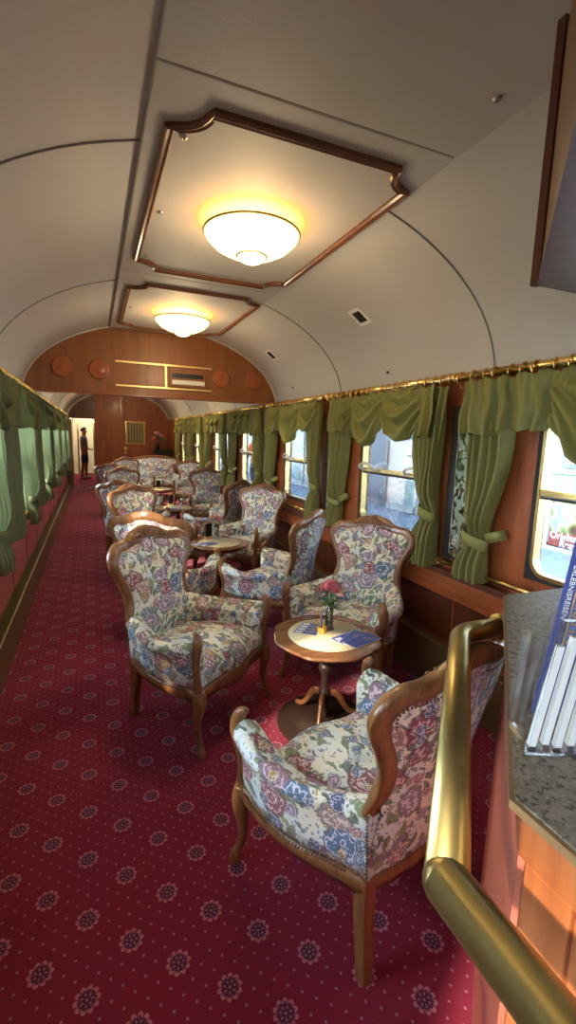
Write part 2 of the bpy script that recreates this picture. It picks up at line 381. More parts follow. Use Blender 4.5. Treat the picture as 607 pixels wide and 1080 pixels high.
# ---- windows layout
WIN = [(-1.0 + .81 - 1.74 + 0, 0)] and [(1.73 - .94 + PITCH * i, 1.73 + PITCH * i) for i in (-2, -1, 0, 1, 2, 3, 4, 5, 6)]
ZS, ZT = .885, 1.93
def side_wall(x_in, sgn, nm):
    m = MB(); xo = x_in + sgn * .10
    def bx(y0, y1, z0, z1): m.box((min(x_in, xo), y0, z0), (max(x_in, xo), y1, z1))
    bx(Y0, Y1, 0, ZS); bx(Y0, Y1, ZT, 2.02); y = Y0
    for a, b in WIN: bx(y, a, ZS, ZT); y = b
    bx(y, Y1, ZS, ZT); return struct(m, nm, MAHOG)
side_wall(XR, 1, 'wall_right'); side_wall(XL, -1, 'wall_left')
WCOUNT = 0
def window(side, a, b):
    global WCOUNT
    WCOUNT += 1; s = 1 if side == 'R' else -1; xf = (XR if s > 0 else XL)
    def X(d): return xf + s * d
    def rr(y0, y1, z0, z1, r, n=5):
        out = []
        for cy, cz, s0 in ((y1 - r, z1 - r, 0), (y0 + r, z1 - r, .5 * pi), (y0 + r, z0 + r, pi), (y1 - r, z0 + r, 1.5 * pi)):
            for i in range(n + 1): out.append((cy + r * cos(s0 + .5 * pi * i / n), cz + r * sin(s0 + .5 * pi * i / n)))
        return out
    def frame(y0, y1, z0, z1, r, wdt, dep, xc):
        pts = [(X(xc), y, z) for y, z in rr(y0, y1, z0, z1, r)]
        return MB().sweep(pts, [(-wdt / 2, -dep / 2), (wdt / 2, -dep / 2), (wdt / 2, dep / 2), (-wdt / 2, dep / 2)], up=(1, 0, 0), closed=True, smooth=False)
    root = struct(frame(a - .004, b + .004, ZS - .004, ZT + .004, .10, .05, .085, .045), 'window_%d' % WCOUNT, DARKM)
    # fill corners of the opening so that the rounded frame seats in the wall
    m = MB()
    frame(a + .03, b - .03, ZS + .03, ZT - .03, .085, .022, .05, .03).build('brass_frame', BRASS, root)
    zm = 1.355
    MB().box((min(X(.005), X(.05)), a + .03, zm - .017), (max(X(.005), X(.05)), b - .03, zm + .017)).build('mid_rail', BRASS, root, .004)
    MB().box((min(X(.02), X(.05)), a + .03, zm - .034), (max(X(.02), X(.05)), b - .03, zm - .022)).build('lower_rail', DARKM, root)
    for yh in (a + .16, b - .16):
        m = MB(); m.tube(smooth_pts([(X(.01), yh - .10, zm + .005), (X(-.03), yh - .10, zm + .01), (X(-.045), yh - .085, zm + .035), (X(-.05), yh, zm + .055), (X(-.045), yh + .085, zm + .035), (X(-.03), yh + .10, zm + .01), (X(.01), yh + .10, zm + .005)], 4), .011, 10)
        if 2.0 < b: m.build('window_handle', WHITE, root)
    MB().box((min(X(.040), X(.044)), a, ZS), (max(X(.040), X(.044)), b, ZT)).build('pane', GLASS, root)
    return root
for a, b in WIN:
    if b > 0: window('R', a, b)
for a, b in WIN: window('L', a, b)
# ---- wall boards, sill ledges, rails, heaters
def tr(mb, mat, bevel=0):
    global k
    k += 1; return struct(mb, 'trim_%d' % k, mat, None, bevel)
YS = 1.0   # right side starts beyond the counter
tr(MB().box((2.085, -2.5, .60), (XR, YP, .745)), MAHOGY, .008)          # raised board under the sill
tr(MB().box((2.065, -2.5, .745), (XR, YP, .785)), DKMAH, .006)
tr(MB().box((2.115, -2.5, .31), (XR, YP, .595)), DKMAH)
for i in range(11):
    y = 1.32 + .87 * i
    tr(MB().box((2.108, y - .004, .315), (2.116, y + .004, .595)), MAHOG)
m = MB().box((-.66, -2.5, .30), (-.64, YP, .715)); tr(m, ROSEW)
tr(MB().box((XL, -2.5, .715), (-.575, YP, .755)), ROSEW, .008)
for i in range(14):
    y = 1.6 + .87 * i
    tr(MB().box((-.645, y - .005, .30), (-.636, y + .005, .715)), DKMAH)
# heaters: box with a raised lip and a recessed top
def heater(x0, x1, lipx, zt, nm):
    root = struct(MB().box((x0, -2.5, 0), (x1, YP, zt - .05)), nm, BRONZE, None, .004)
    s = 1 if lipx > (x0 + x1) / 2 else -1
    MB().box((min(lipx, lipx - s * .018), -2.5, zt - .06), (max(lipx, lipx - s * .018), YP, zt)).build('lip', BRONZE, root, .004)
    return root
heater(2.0, XR, 2.0, .32, 'baseboard_right'); heater(XL, -.57, -.57, .265, 'baseboard_left')
# bulkhead above the aisle
m = MB(); pol = [(vault(pi * i / 36)[0], vault(pi * i / 36)[1]) for i in range(37)]
pol = [p for p in pol if p[1] > 2.035]; pol = [(vault(.08)[0], 2.03)] + pol + [(vault(pi - .08)[0], 2.03)]
n = len(pol); vs = [(x, YB, z) for x, z in pol] + [(x, YB + .14, z) for x, z in pol]
m.add(vs, [tuple(range(n)), tuple(range(2 * n - 1, n - 1, -1))] + [(i, (i + 1) % n, n + (i + 1) % n, n + i) for i in range(n)], False)
bulk = struct(m, 'wall_bulkhead', BULK)
pts = [(vault(pi * i / 40, -.006)[0], YB - .008, vault(pi * i / 40, -.006)[1]) for i in range(1, 40)]
tr(MB().tube(pts, .009, 8, up=(0, 1, 0)), CEIL)
tr(MB().box((-.655, YB - .012, 2.016), (2.165, YB + .15, 2.034)), MAHOGY)
for i, x in enumerate((-.27, .092, 1.46, 1.87)):
    m = MB(); pr = [(.108, 0), (.108, .012), (.1, .02), (.085, .016), (.05, .022), (0, .024)]
    m.lathe(pr, n=28); m.v = [(x + a, YB - c, 2.28 + b) for a, b, c in m.v]; m.build('speaker_cover', MAHOG, bulk)
MB().box((.26, YB - .02, 2.375), (1.34, YB, 2.393)).build('gilt_strip', GILT, bulk)
MB().box((.26, YB - .02, 2.118), (1.34, YB, 2.136)).build('gilt_strip', GILT, bulk)
MB().box((.795, YB - .02, 2.136), (.815, YB, 2.375)).build('gilt_strip', GILT, bulk)
ac = thing('air_conditioner', 'wood framed air outlet unit with a dark slot, let into the arched bulkhead', 'air conditioner', (1.06, YB, 2.25))
MB().box((-.215, -.03, -.10), (.215, -.001, .10)).build('housing', BULK, ac, .004)
MB().box((-.19, -.034, .0), (.17, -.028, .05)).build('air_slot', BLACKP, ac)
m = MB()
for i in range(4): m.box((-.18, -.038, .008 + i * .011), (.12 , -.03, .011 + i * .011))
m.build('louvre', DARKM, ac)
MB().box((-.19, -.042, -.075), (.19, -.028, -.025)).build('flap', WHITE, ac, .006)
# carved mouldings on the ceiling panels
def notched(x0, x1, y0, y1, r=.13):
    out = []
    for cx, cy, s0 in ((x0, y0, 0), (x0, y1, -.5 * pi), (x1, y1, -pi), (x1, y0, -1.5 * pi)):
        sx, sy = (1 if cx == x0 else -1), (1 if cy == y0 else -1)
        seq = [(cx + sx * r * cos(a), cy + sy * r * sin(a)) for a in [pi / 2 * i / 6 for i in range(7)]]
        order = {(1, 1): seq, (1, -1): seq[::-1], (-1, -1): seq, (-1, 1): seq[::-1]}[(sx, sy)]
        # small step at both ends of the arc
        out += order
    return out
for (y0, y1) in ((1.78, 3.47), (3.83, 5.37)):
    pl = notched(.30, 1.345, y0, y1)
    pts = [(x, y, 2.712) for x, y in pl]
    tr(MB().sweep(pts, [(-.019, .010), (-.019, -.006), (-.010, -.016), (.002, -.010), (.012, -.014), (.019, -.004), (.019, .010)], closed=True, smooth=False), MOULD)
# bolts in the panels
m = None
bolts = [(.36, 1.97), (.36, 2.63), (.36, 3.28), (1.264, 1.32), (.36, 3.98), (.36, 4.6), (.36, 5.2), (.33, .2)]
bolt0 = None
for i, (x, y) in enumerate(bolts):
    lab = ['chrome bolt beside the notched corner of the near ceiling moulding', 'chrome bolt halfway along the near ceiling moulding', 'chrome bolt at the far end of the near ceiling moulding', 'chrome bolt on the plain ceiling board ahead of the mouldings', 'small bolt at the near end of the far ceiling moulding', 'small bolt halfway along the far ceiling moulding', 'small bolt at the far end of the far ceiling moulding', 'chrome bolt in the plain ceiling board near the carriage end'][i]
    if bolt0 is None:
        b = MB().lathe([(.016, 0), (.016, -.003), (.011, -.004), (.010, -.009), (.004, -.009), (.0035, -.005), (0, -.005)], n=16).build('bolt', GREYM); bolt0 = b
        b.location = (x, y, 2.72); tag(b, lab, 'bolt', 'bolts in the ceiling panels')
    elif y > 1:
        b = bolt0.copy(); COL.objects.link(b); b.location = (x, y, 2.72); b['label'] = lab
# ---- ceiling lamps
SHADE = emis('lit_glass_bowl', (1.0, .74, .30), 1.9); CORE = emis('lit_inner_bowl', (1.0, .84, .48), 4.0)
def lamp(y, lab):
    L_ = thing('ceiling_lamp', lab, 'ceiling lamp', (.82, y, 2.72), 0, 'glass bowl lamps along the ceiling')
    m = MB(); m.lathe([(.250, -.055), (.254, -.060), (.240, -.085), (.20, -.122), (.14, -.152), (.08, -.168), (.076, -.165), (.138, -.147), (.197, -.117), (.236, -.081), (.250, -.055)], n=48); m.build('glass_bowl', SHADE, L_)
    MB().ring((0, 0, -.058), .254, .006, 'Z', 48, 8).build('rim', ABRASS, L_)
    MB().ring((0, 0, -.168), .080, .006, 'Z', 32, 8).build('inner_rim', ABRASS, L_)
    MB().lathe([(.076, -.168), (.068, -.182), (.046, -.195), (.02, -.201), (0, -.202)], n=32).build('inner_bowl', CORE, L_)
    MB().lathe([(.05, 0), (.05, -.012), (.02, -.02), (.012, -.14), (.03, -.155), (0, -.16)], n=20).build('stem', ABRASS, L_)
    for a in range(3):
        q = 2 * pi * a / 3 + .4
        MB().lathe([(.018, -.035), (.024, -.05), (.02, -.065), (0, -.07)], (.1 * cos(q), .1 * sin(q), 0), 12).build('bulb', CORE, L_)
    ld = bpy.data.lights.new('lamp_light', 'POINT'); ld.energy = 11; ld.color = (1, .66, .22); ld.shadow_soft_size = .07
    lo = bpy.data.objects.new('lamp_light', ld); COL.objects.link(lo); lo.parent = L_; lo.location = (.0, 0, -.045)
    ld = bpy.data.lights.new('lamp_glow', 'POINT'); ld.energy = 9; ld.color = (1, .76, .46); ld.shadow_soft_size = .12
    lo = bpy.data.objects.new('lamp_glow', ld); COL.objects.link(lo); lo.parent = L_; lo.location = (.0, 0, -.36)
lamp(2.53, 'lit glass bowl ceiling lamp in the near panel, the bigger one in view')
lamp(4.60, 'lit glass bowl ceiling lamp in the far panel next to the bulkhead')
lamp(-1.75, 'added unseen glass bowl ceiling lamp over the bar end, for warm fill')  # lamp added behind the camera as warm fill for counter and chair back
# two simpler ceiling lights beyond the bulkhead (hidden by it, they light the far saloon)
for y in (8.6, 12.0):
    L_ = thing('ceiling_lamp', 'glass bowl ceiling lamp in the far saloon %s' % ('over the third table' if y < 10 else 'before the end partition'), 'ceiling lamp', (.80, y, 2.81), 0, 'lamps of the far saloon')
    MB().lathe([(.18, -.10), (.15, -.13), (.08, -.155), (0, -.16)], n=24).build('glass_bowl', SHADE, L_)
    MB().lathe([(.05, 0), (.02, -.02), (.012, -.12), (0, -.155)], n=16).build('stem', ABRASS, L_)
    ld = bpy.data.lights.new('lamp_light', 'POINT'); ld.energy = 26; ld.color = (1, .74, .42); ld.shadow_soft_size = .12
    lo = bpy.data.objects.new('lamp_light', ld); COL.objects.link(lo); lo.parent = L_; lo.location = (0, 0, -.30)
# ---- vents and sockets on the right vault
def on_vault(zz, side=1):
    s_ = (zz - VZ) / VB; t = math.asin(s_); x = VC + side * VA * cos(t)
    nrm = Vector((-side * cos(t) / VA, 0, -sin(t) / VB)).normalized(); return x, nrm
def place_on(o, y, zz, side=1):
    x, nrm = on_vault(zz, side); o.location = Vector((x, y, zz)); o.rotation_euler = nrm.to_track_quat('Z', 'Y').to_euler()
for (y, zz, lab) in ((3.11, 2.50, 'square white air vent with dark mesh on the vault above the second window'), (4.96, 2.5, 'square white air vent with dark mesh on the vault close to the bulkhead')):
    v = thing('air_vent', lab, 'air vent', group='air vents on the curved ceiling'); place_on(v, y, zz)
    m = MB(); m.box((-.075, -.075, 0), (.075, -.05, .008)); m.box((-.075, .05, 0), (.075, .075, .008)); m.box((-.075, -.05, 0), (-.05, .05, .008)); m.box((.05, -.05, 0), (.075, .05, .008))
    m.build('surround', WHITE, v, .002)
    m = MB().box((-.05, -.05, 0), (.05, .05, .003))
    for i in range(9): m.box((-.05, -.046 + i * .0112, .003), (.05, -.042 + i * .0112, .006))
    m.build('grille', DARKM, v)
for (y, zz, lab) in ((3.14, 2.13, 'small square socket plate with a black hole above the second window'), (4.98, 2.17, 'small square socket plate with a black hole beside the bulkhead'), (8.6, 2.17, 'small dark hook plate on the vault beyond the bulkhead'), (11.2, 2.17, 'small dark hook plate near the end partition')):
    v = thing('ceiling_socket', lab, 'socket', group='small plates on the curved ceiling'); place_on(v, y, zz)
    MB().box((-.028, -.022, 0), (.028, .022, .004)).build('plate', CREAM if False else CEIL, v, .001)
    MB().lathe([(.011, .004), (.011, .012), (.007, .012), (0, .009)], n=16).build('plug_hole', BLACKP, v)
# ---- etched mirror panels between windows (right and left)
def mirror_panel(y0, y1, lab):
    t = thing('etched_mirror', lab, 'mirror', (2.13, (y0 + y1) / 2, 1.34), 0, 'etched mirrors between the windows'); h = (y1 - y0) / 2
    m = MB().sweep([(0, -h, -.48), (0, h, -.48), (0, h, .48), (0, -h, .48)], [(-.03, -.012), (.03, -.012), (.02, .014), (-.03, .008)], up=(1, 0, 0), closed=True, smooth=False)
    m.build('frame', DARKM, t); MB().box((-.004, -h + .01, -.47), (.004, h - .01, .47)).build('mirror_glass', ETCH, t)
    m = MB()
    for zz, s_ in ((.40, 1), (-.40, -1)):
        for sgn in (-1, 1):
            for i in range(3):
                m.ring((-.007, sgn * (h - .05 - .018 * i), zz - s_ * .028 * i), .016, .0022, 'X', 12, 4)
        m.ring((-.007, 0, zz + s_ * .02), .026, .0025, 'X', 14, 4)
    for sgn in (-1, 1): m.box((-.008, sgn * (h - .028) - .002, -.45), (-.004, sgn * (h - .028) + .002, .45))
    m.build('etching', WHITE, t)
ETCH = etched()
for i, lab in enumerate(('etched floral mirror panel between the two windows nearest the counter', 'etched floral mirror panel between the second and third windows', 'etched floral mirror panel just before the bulkhead', 'etched mirror panel beyond the bulkhead')):
    mirror_panel(2.0 + PITCH * i, 2.32 + PITCH * i, lab)

# ---- curtain rods, rings, brass sill rails
def rod_set(side, y0, y1, lab, near):
    s = 1 if side == 'R' else -1; x = 2.055 if s > 0 else -.565; z = 1.99
    t = thing('curtain_rod', lab, 'curtain rod', (x, (y0 + y1) / 2, z), 0, 'brass curtain rods'); h = (y1 - y0) / 2
    MB().tube([(0, -h, 0), (0, h, 0)], .025, 16).build('pole', BRASS, t)
    for e in (-1, 1):
        m = MB(); m.tube([(0, e * h, 0), (0, e * (h + .008), 0), (0, e * (h + .02), 0), (0, e * (h + .028), 0)], [.030, .034, .027, .008], 12); m.build('finial', BRASS, t)
    for e in (-.72, 0, .72):
        m = MB(); m.tube([(0, e * h, 0), (s * .04, e * h, 0), (s * .085 if s > 0 else -.11, e * h, 0)], .007, 8); m.ring((0, e * h, 0), .024, .006, 'Y', 14, 6); m.build('bracket', BRASS, t)
    n = int((y1 - y0) / .085) if near else 10
    for i in range(n):
        yy = -h + .05 + (2 * h - .1) * i / (n - 1) + random.uniform(-.012, .012)
        if i == 0:
            r0 = MB(); r0.ring((0, 0, 0), .038, .0045, 'Y', 18, 6); r0.tube([(0, 0, -.038), (0, 0, -.056)], .0035, 6); r = r0.build('ring', BRASS, t)
        else:
            r = r.copy(); COL.objects.link(r); r.parent = t
        r.location = (0, yy, -.010); r.rotation_euler = (random.uniform(-.1, .1), random.uniform(-.15, .15), random.uniform(-.5, .5))
def rail_set(side, y0, y1, lab):
    s = 1 if side == 'R' else -1; x = 2.085 if s > 0 else -.61
    t = thing('sill_rail', lab, 'rail', (x, (y0 + y1) / 2, .83), 0, 'brass rails along the window sills'); h = (y1 - y0) / 2
    MB().tube([(0, -h, 0), (0, h, 0)], .016, 14).build('bar', BRASS if s > 0 else GILT, t)
    for e in (-.9, 0, .9):
        m = MB(); m.tube([(0, e * h, 0), (0, e * h, -.045 if s > 0 else -.075)], .008, 8); m.ring((0, e * h, 0), .018, .004, 'Y', 12, 6); m.build('bracket', BRASS, t)
names = ['first', 'second', 'third', 'fourth', 'fifth', 'sixth', 'seventh']
far_txt = ['over the window beside the counter', 'over the second window from the counter', 'over the third window, ending at the bulkhead', 'over the first window beyond the bulkhead', 'over the second window beyond the bulkhead', 'over the third window beyond the bulkhead', 'over the last window before the partition']
rods = [(.62, 2.27), (2.33, 3.95), (4.08, 5.55), (5.80, 7.45), (7.52, 9.2), (9.28, 10.9), (10.98, 12.6)]
for i, (a, b) in enumerate(rods):
    rod_set('R', a, b, 'brass curtain rod on the right wall ' + far_txt[i], i < 3)
    if i: rod_set('L', a, b, 'brass curtain rod on the aisle-side wall ' + far_txt[i].replace('the counter', 'the entrance'), i < 3)
for i, (a, b) in enumerate([(1.0, 2.41), (2.45, 3.6), (3.66, 5.5), (5.85, 7.4)]):
    rail_set('R', a, b, 'brass rail along the right window sill ' + ['behind the counter curtain', 'behind the armchair with the carved crest', 'between second and third windows', 'just beyond the bulkhead'][i])
for i, (a, b) in enumerate([(2.6, 4.2), (4.5, 6.2), (6.6, 8.6), (9, 11)]):
    rail_set('L', a, b, 'pale brass rail on the rose coloured aisle sill ' + ['under the nearest tied curtain', 'under the second tied curtain', 'under the third tied curtain', 'towards the end of the carriage'][i])

# ---- curtains
def sstep(a, b, x):
    t = max(0, min(1, (x - a) / (b - a))); return t * t * (3 - 2 * t)
def curtain(side, y0, y1, yt, wt, zt, zb, yb, wb, lab, seed, tied=True, nf=6, mat=None, grp='tied curtains at the windows'):
    s = 1 if side == 'R' else -1; x0 = 2.062 if s > 0 else -.572; rnd = random.Random(seed); ztop = 1.945
    ph = [rnd.uniform(0, 6.28) for _ in range(6)]; yc = (y0 + y1) / 2; w0 = y1 - y0
    def fn(u, v):
        z = ztop + (zb - ztop) * v; zz = z
        if tied:
            if z > zt:
                q = (ztop - z) / (ztop - zt); f = sstep(.25, 1.0, q) ** 1.3; c = yc + (yt - yc) * f; wd = w0 + (wt - w0) * f
                c += .03 * sin(pi * q) * (1 if yt < yc else -1)
            else:
                q = (zt - z) / (zt - zb); f = sstep(0, .75, q); c = yt + (yb - yt) * f; wd = wt + (wb - wt) * f
            squeeze = exp(-((z - zt) / .09) ** 2)
        else: c, wd, squeeze = yc, w0, 0
        y = c + (u - .5) * wd + .006 * sin(9 * z + ph[0] + 5 * u)
        amp = (.031 + .02 * v) * (1 - .5 * squeeze) * min(1.0, .5 + v * 4)
        x = amp * sin(2 * pi * nf * (u + .03 * sin(3 * z + ph[1])) + ph[2]) + .006 * sin(2 * pi * nf * 2.3 * u + ph[3] + 2 * z)
        bul = .022 * sin(pi * u) * (1 + .8 * exp(-((z - zt - .12) / .12) ** 2) if tied else 1) - .02 * squeeze
        x -= bul * 1
        if v > .96: zz += .006 * sin(14 * u + ph[4])
        return (-s * -x * 1 + (x0 if s > 0 else x0) if s > 0 else x0 - x, y, zz)
    root = MB().grid(fn, nf * 10, 44).build('curtain', mat or OLIVE)
    tag(root, lab, 'curtain', grp)
    if tied:
        m = MB(); n = 22; pts = []; ups = []
        for i in range(n):
            a = 2 * pi * i / n; pts.append((x0 - s * .012 + .043 * cos(a), yt + (wt * .5 + .012) * sin(a), zt + .020 * sin(a) * (1 if s > 0 else -1)))
        m.sweep(pts, [(-.003, -.032), (.003, -.032), (.006, 0), (.003, .032), (-.003, .032)], closed=True)
        sg_ = -1 if side == 'R' else 1; yy = yt + (wt * .5) * sg_
        if not (side == 'R' and seed % 2): m.sweep([(x0 - s * .01, yy, zt + .02), (x0 + s * .02, yy + (.05 if yy > yt else -.05), zt + .045), (x0 + s * .05, yy + (.085 if yy > yt else -.085), zt + .06)], [(-.003, -.03), (.003, -.03), (.003, .03), (-.003, .03)], up=(0, 0, 1))
        m.build('tieback', mat or OLIVE, root)
    return root
def valance(side, y0, y1, lab, seed, segs, mat=None, zbase=1.66):
    """segs: list of (fraction end, depth, kind) kind s=swag p=pleats"""
    s = 1 if side == 'R' else -1; x0 = 2.022 if s > 0 else -.532; rnd = random.Random(seed); ph = [rnd.uniform(0, 6.28) for _ in range(6)]
    W_ = y1 - y0
    def fn(u, v):
        a = 0
        for (b, dep, kd) in segs:
            if u <= b + 1e-9: break
            a = b
        f = (u - a) / (b - a); y = y0 + u * W_
        if kd == 's':
            sag = 4 * f * (1 - f); zb = zbase + .055 - dep * sag
            fold = cos(2 * pi * (3.2 * v * (1 + .15 * sin(ph[0])) - 1.3 * sag * v - .3 * sag) + ph[1]) * (.3 + .7 * sag) * .036 * sstep(0, .3, v)
            puff = .038 * sag * sin(pi * min(1, v * .8 + .1))
        else:
            zb = zbase - dep + .008 * sin(2 * pi * 3 * f + ph[2]); fold = .038 * sin(2 * pi * (W_ * (b - a) / .10) * (f + .07 * v + .02 * sin(7 * f)) + ph[3]) * (.25 + .95 * v) * (.75 + .3 * sin(9 * f + ph[5])); puff = .01
        gather = .011 * sin(2 * pi * W_ / .040 * u + ph[4] + 2 * sin(11 * u)) * exp(-v * 4)
        z = 1.955 + (zb - 1.955) * v + .010 * sin(2 * pi * W_ / .12 * u) * exp(-v * 9)
        return (x0 - s * (fold + puff + gather), y + .008 * sin(8 * v + 9 * u), z)
    m = MB().grid(fn, int(W_ / .008), 28); o = m.build('valance', mat or OLIVE)
    md = o.modifiers.new('thick', 'SOLIDIFY'); md.thickness = .004
    return tag(o, lab, 'valance', 'swagged valances over the windows')
# right wall
where = ['beside the counter', 'second from the counter', 'third from the counter', 'first beyond the bulkhead', 'second beyond the bulkhead', 'third beyond the bulkhead', 'last before the partition']
for i in range(7):
    d = PITCH * i
    if i:
        curtain('R', 2.33 + d - PITCH, 2.60 + d - PITCH, 2.44 + d - PITCH, .135, 1.13, .77, 2.47 + d - PITCH, .22, 'olive curtain tied at the near side of the window ' + where[i], 11 + 2 * i, nf=6 if i < 3 else 5)
    curtain('R', 1.86 + d, 2.15 + d, 2.01 + d, .16, 1.04, .79, 2.03 + d, .21, 'olive green curtain tied at the far side of the window ' + where[i], 30 + 2 * i, nf=5)
valance('R', .64, 2.15, 'olive green valance over the window beside the counter, with one deep hanging swag', 3, [(.25, .10, 's'), (.63, .24, 's'), (.84, .0, 'p'), (1, .02, 'p')], zbase=1.67)
valance('R', 2.40, 3.84, 'olive green valance with two swags over the second window from the counter', 4, [(.10, .03, 'p'), (.42, .12, 's'), (.72, .17, 's'), (.86, .06, 's'), (1, .0, 'p')], zbase=1.66)
valance('R', 4.13, 5.50, 'olive green valance with a pointed swag over the window before the bulkhead', 5, [(.30, .05, 's'), (.70, .18, 's'), (.85, .05, 's'), (1, .02, 'p')], zbase=1.66)
for i in range(4):
    valance('R', 5.84 + 1.74 * i, 7.35 + 1.74 * i, 'olive green valance over the window ' + where[3 + i], 8 + i, [(.2, .04, 'p'), (.4, .08, 's'), (.6, .10, 's'), (.8, .06, 's'), (1, .02, 'p')])
# left wall
for i in range(6):
    d = PITCH * i; wt_ = ['nearest', 'second', 'third', 'fourth', 'fifth', 'sixth'][i]
    curtain('L', 3.02 + d, 3.62 + d, 3.34 + d, .20, .93, .70, 3.36 + d, .30, 'shade-toned olive curtain tied in a band on the aisle side, %s from the entrance' % wt_, 50 + i, nf=7, mat=OLIVE_SHADED)
    curtain('L', 3.72 + d, 4.18 + d, 0, 0, 0, .80, 0, 0, 'shade-toned olive straight curtain on the aisle side between tied ones, %s from the entrance' % wt_, 70 + i, tied=False, nf=6, mat=OLIVE_SHADED)
    valance('L', 2.45 + d if i == 0 else 2.52 + d, 4.16 + d, 'shade-toned olive valance on the aisle side, %s from the entrance' % wt_, 90 + i, [(.2, .04, 'p'), (.45, .10, 's'), (.7, .12, 's'), (1, .03, 'p')], OLIVE_SHADED)
valance('L', .75, 2.42, 'shade-toned olive valance on the aisle side, beside the entrance', 99, [(.2, .04, 'p'), (.45, .10, 's'), (.7, .12, 's'), (1, .03, 'p')], OLIVE_SHADED)
curtain('L', 1.2, 2.2, 1.6, .2, .93, .7, 1.5, .3, 'shade-toned olive curtain gathered in a band on the aisle side, beside the entrance', 61, nf=7, mat=OLIVE_SHADED)
curtain('L', 13.1, 13.55, 0, 0, 0, .18, 0, 0, 'long shade-toned olive curtain hanging straight at the end of the aisle wall', 95, tied=False, nf=5, mat=OLIVE_SHADED)

# ================================================================ end partition, corridor, door
m = MB(); pol = [(vault(pi * i / 36)[0], vault(pi * i / 36)[1]) for i in range(37)]
XP = .08
full = [(XP, 0)] + [(XP, 1.98)] + [(XL, 1.98)] + [(XL, VZ)] + pol + [(XR, VZ), (XR, 0)]
n = len(full); vs = [(x, YP, z) for x, z in full] + [(x, YP + .06, z) for x, z in full]
m.add(vs, [tuple(range(n)), tuple(range(2 * n - 1, n - 1, -1))] + [(i, (i + 1) % n, n + (i + 1) % n, n + i) for i in range(n)], False)
struct(m, 'wall_partition', PARTW)
tr(MB().box((XL, YP - .012, 2.0), (XP, YP, 2.78)), DKMAH)     # dark panel above the corridor opening (trimmed below)
pts = [(vault(pi * i / 40, -.03)[0], YP - .02, vault(pi * i / 40, -.03)[1]) for i in range(1, 40)]
tr(MB().tube(pts, .03, 8, up=(0, 1, 0)), CEIL)
for x in (XP, .80, 1.52, 1.56):
    tr(MB().box((x - .012, YP - .015, 0), (x + .012, YP, 2.72)), DKMAH if x in (XP,) else MAHOG)
dr = struct(MB().box((.84, YP - .012, .02), (1.50, YP - .001, 2.0)), 'door_1', PARTW)
MB().sweep([(.92, YP - .018, 1.30), (1.44, YP - .018, 1.30), (1.44, YP - .018, 1.93), (.92, YP - .018, 1.93)], [(-.02, -.006), (.02, -.006), (.02, .006), (-.02, .006)], up=(0, 1, 0), closed=True, smooth=False).build('brass_window_frame', BRASS, dr)
DOORC = OLIVE
mm = MB().grid(lambda u, v: (.93 + .5 * u, YP - .014 - .010 * sin(40 * u), 1.31 + .61 * v), 50, 2); mm.build('door_curtain', plain('pale_green_net', (.34, .42, .24), .8), dr)
MB().box((.93, YP - .028, 1.31), (1.43, YP - .026, 1.92)).build('pane', GLASS, dr)
m = MB(); m.ball((.90, YP - .06, 1.09), .045, 12); m.box((.86, YP - .022, 1.0), (.94, YP - .01, 1.2)); m.build('door_handle', BRASS, dr)
struct(MB().box((XP, YP + .06, 0), (XP + .06, Y1, 2.6)), 'wall_corridor', DKMAH)
# threshold strips
tr(MB().box((XL, 14.4, 0), (XP + .5, 14.46, .012)), DKMAH)
tr(MB().box((XL + .08, YP, 0), (XL + .14, YP + .3, 1.95)), MAHOG)
CREAMW = plain('cream_end_wall', (.80, .74, .50), .6, 0, None, .05, 3)
struct(MB().box((XL - .1, Y1, 0), (XR + .1, Y1 + .08, 2.9)), 'wall_end', CREAMW)
d2 = struct(MB().box((-.50, Y1 - .03, .02), (.05, Y1 - .002, 2.05)), 'door_2', CREAMW)
MB().sweep([(-.50, Y1 - .035, .02), (.05, Y1 - .035, .02), (.05, Y1 - .035, 2.05), (-.50, Y1 - .035, 2.05)], [(-.025, -.01), (.025, -.01), (.025, .01), (-.025, .01)], up=(0, 1, 0), closed=True, smooth=False).build('door_frame', BRASS, d2)
MB().ring((.0, Y1 - .05, 1.0), .03, .008, 'Y', 12, 6).build('door_handle', GREYM, d2)
ld = bpy.data.lights.new('corridor_light', 'POINT'); ld.energy = 60; ld.color = (1, .93, .75); ld.shadow_soft_size = .2  # corridor lamp is added to brighten the far door and the person
corr = thing('ceiling_lamp', 'small added corridor lamp brightening the glass door at the far end', 'ceiling lamp', (-.25, 18.8, 2.5))
MB().lathe([(.09, 0), (.085, -.03), (.05, -.05), (0, -.055)], n=20).build('glass_bowl', SHADE, corr); MB().tube([(0, 0, 0), (0, 0, .28)], .01, 8, up=(0, 1, 0)).build('stem', ABRASS, corr)
lo = bpy.data.objects.new('corridor_light', ld); COL.objects.link(lo); lo.parent = corr; lo.location = (0, -.9, -.2)
struct(MB().box((XL - .1, Y0 - .08, 0), (XR + .1, Y0, 2.9)), 'wall_back', MAHOG)

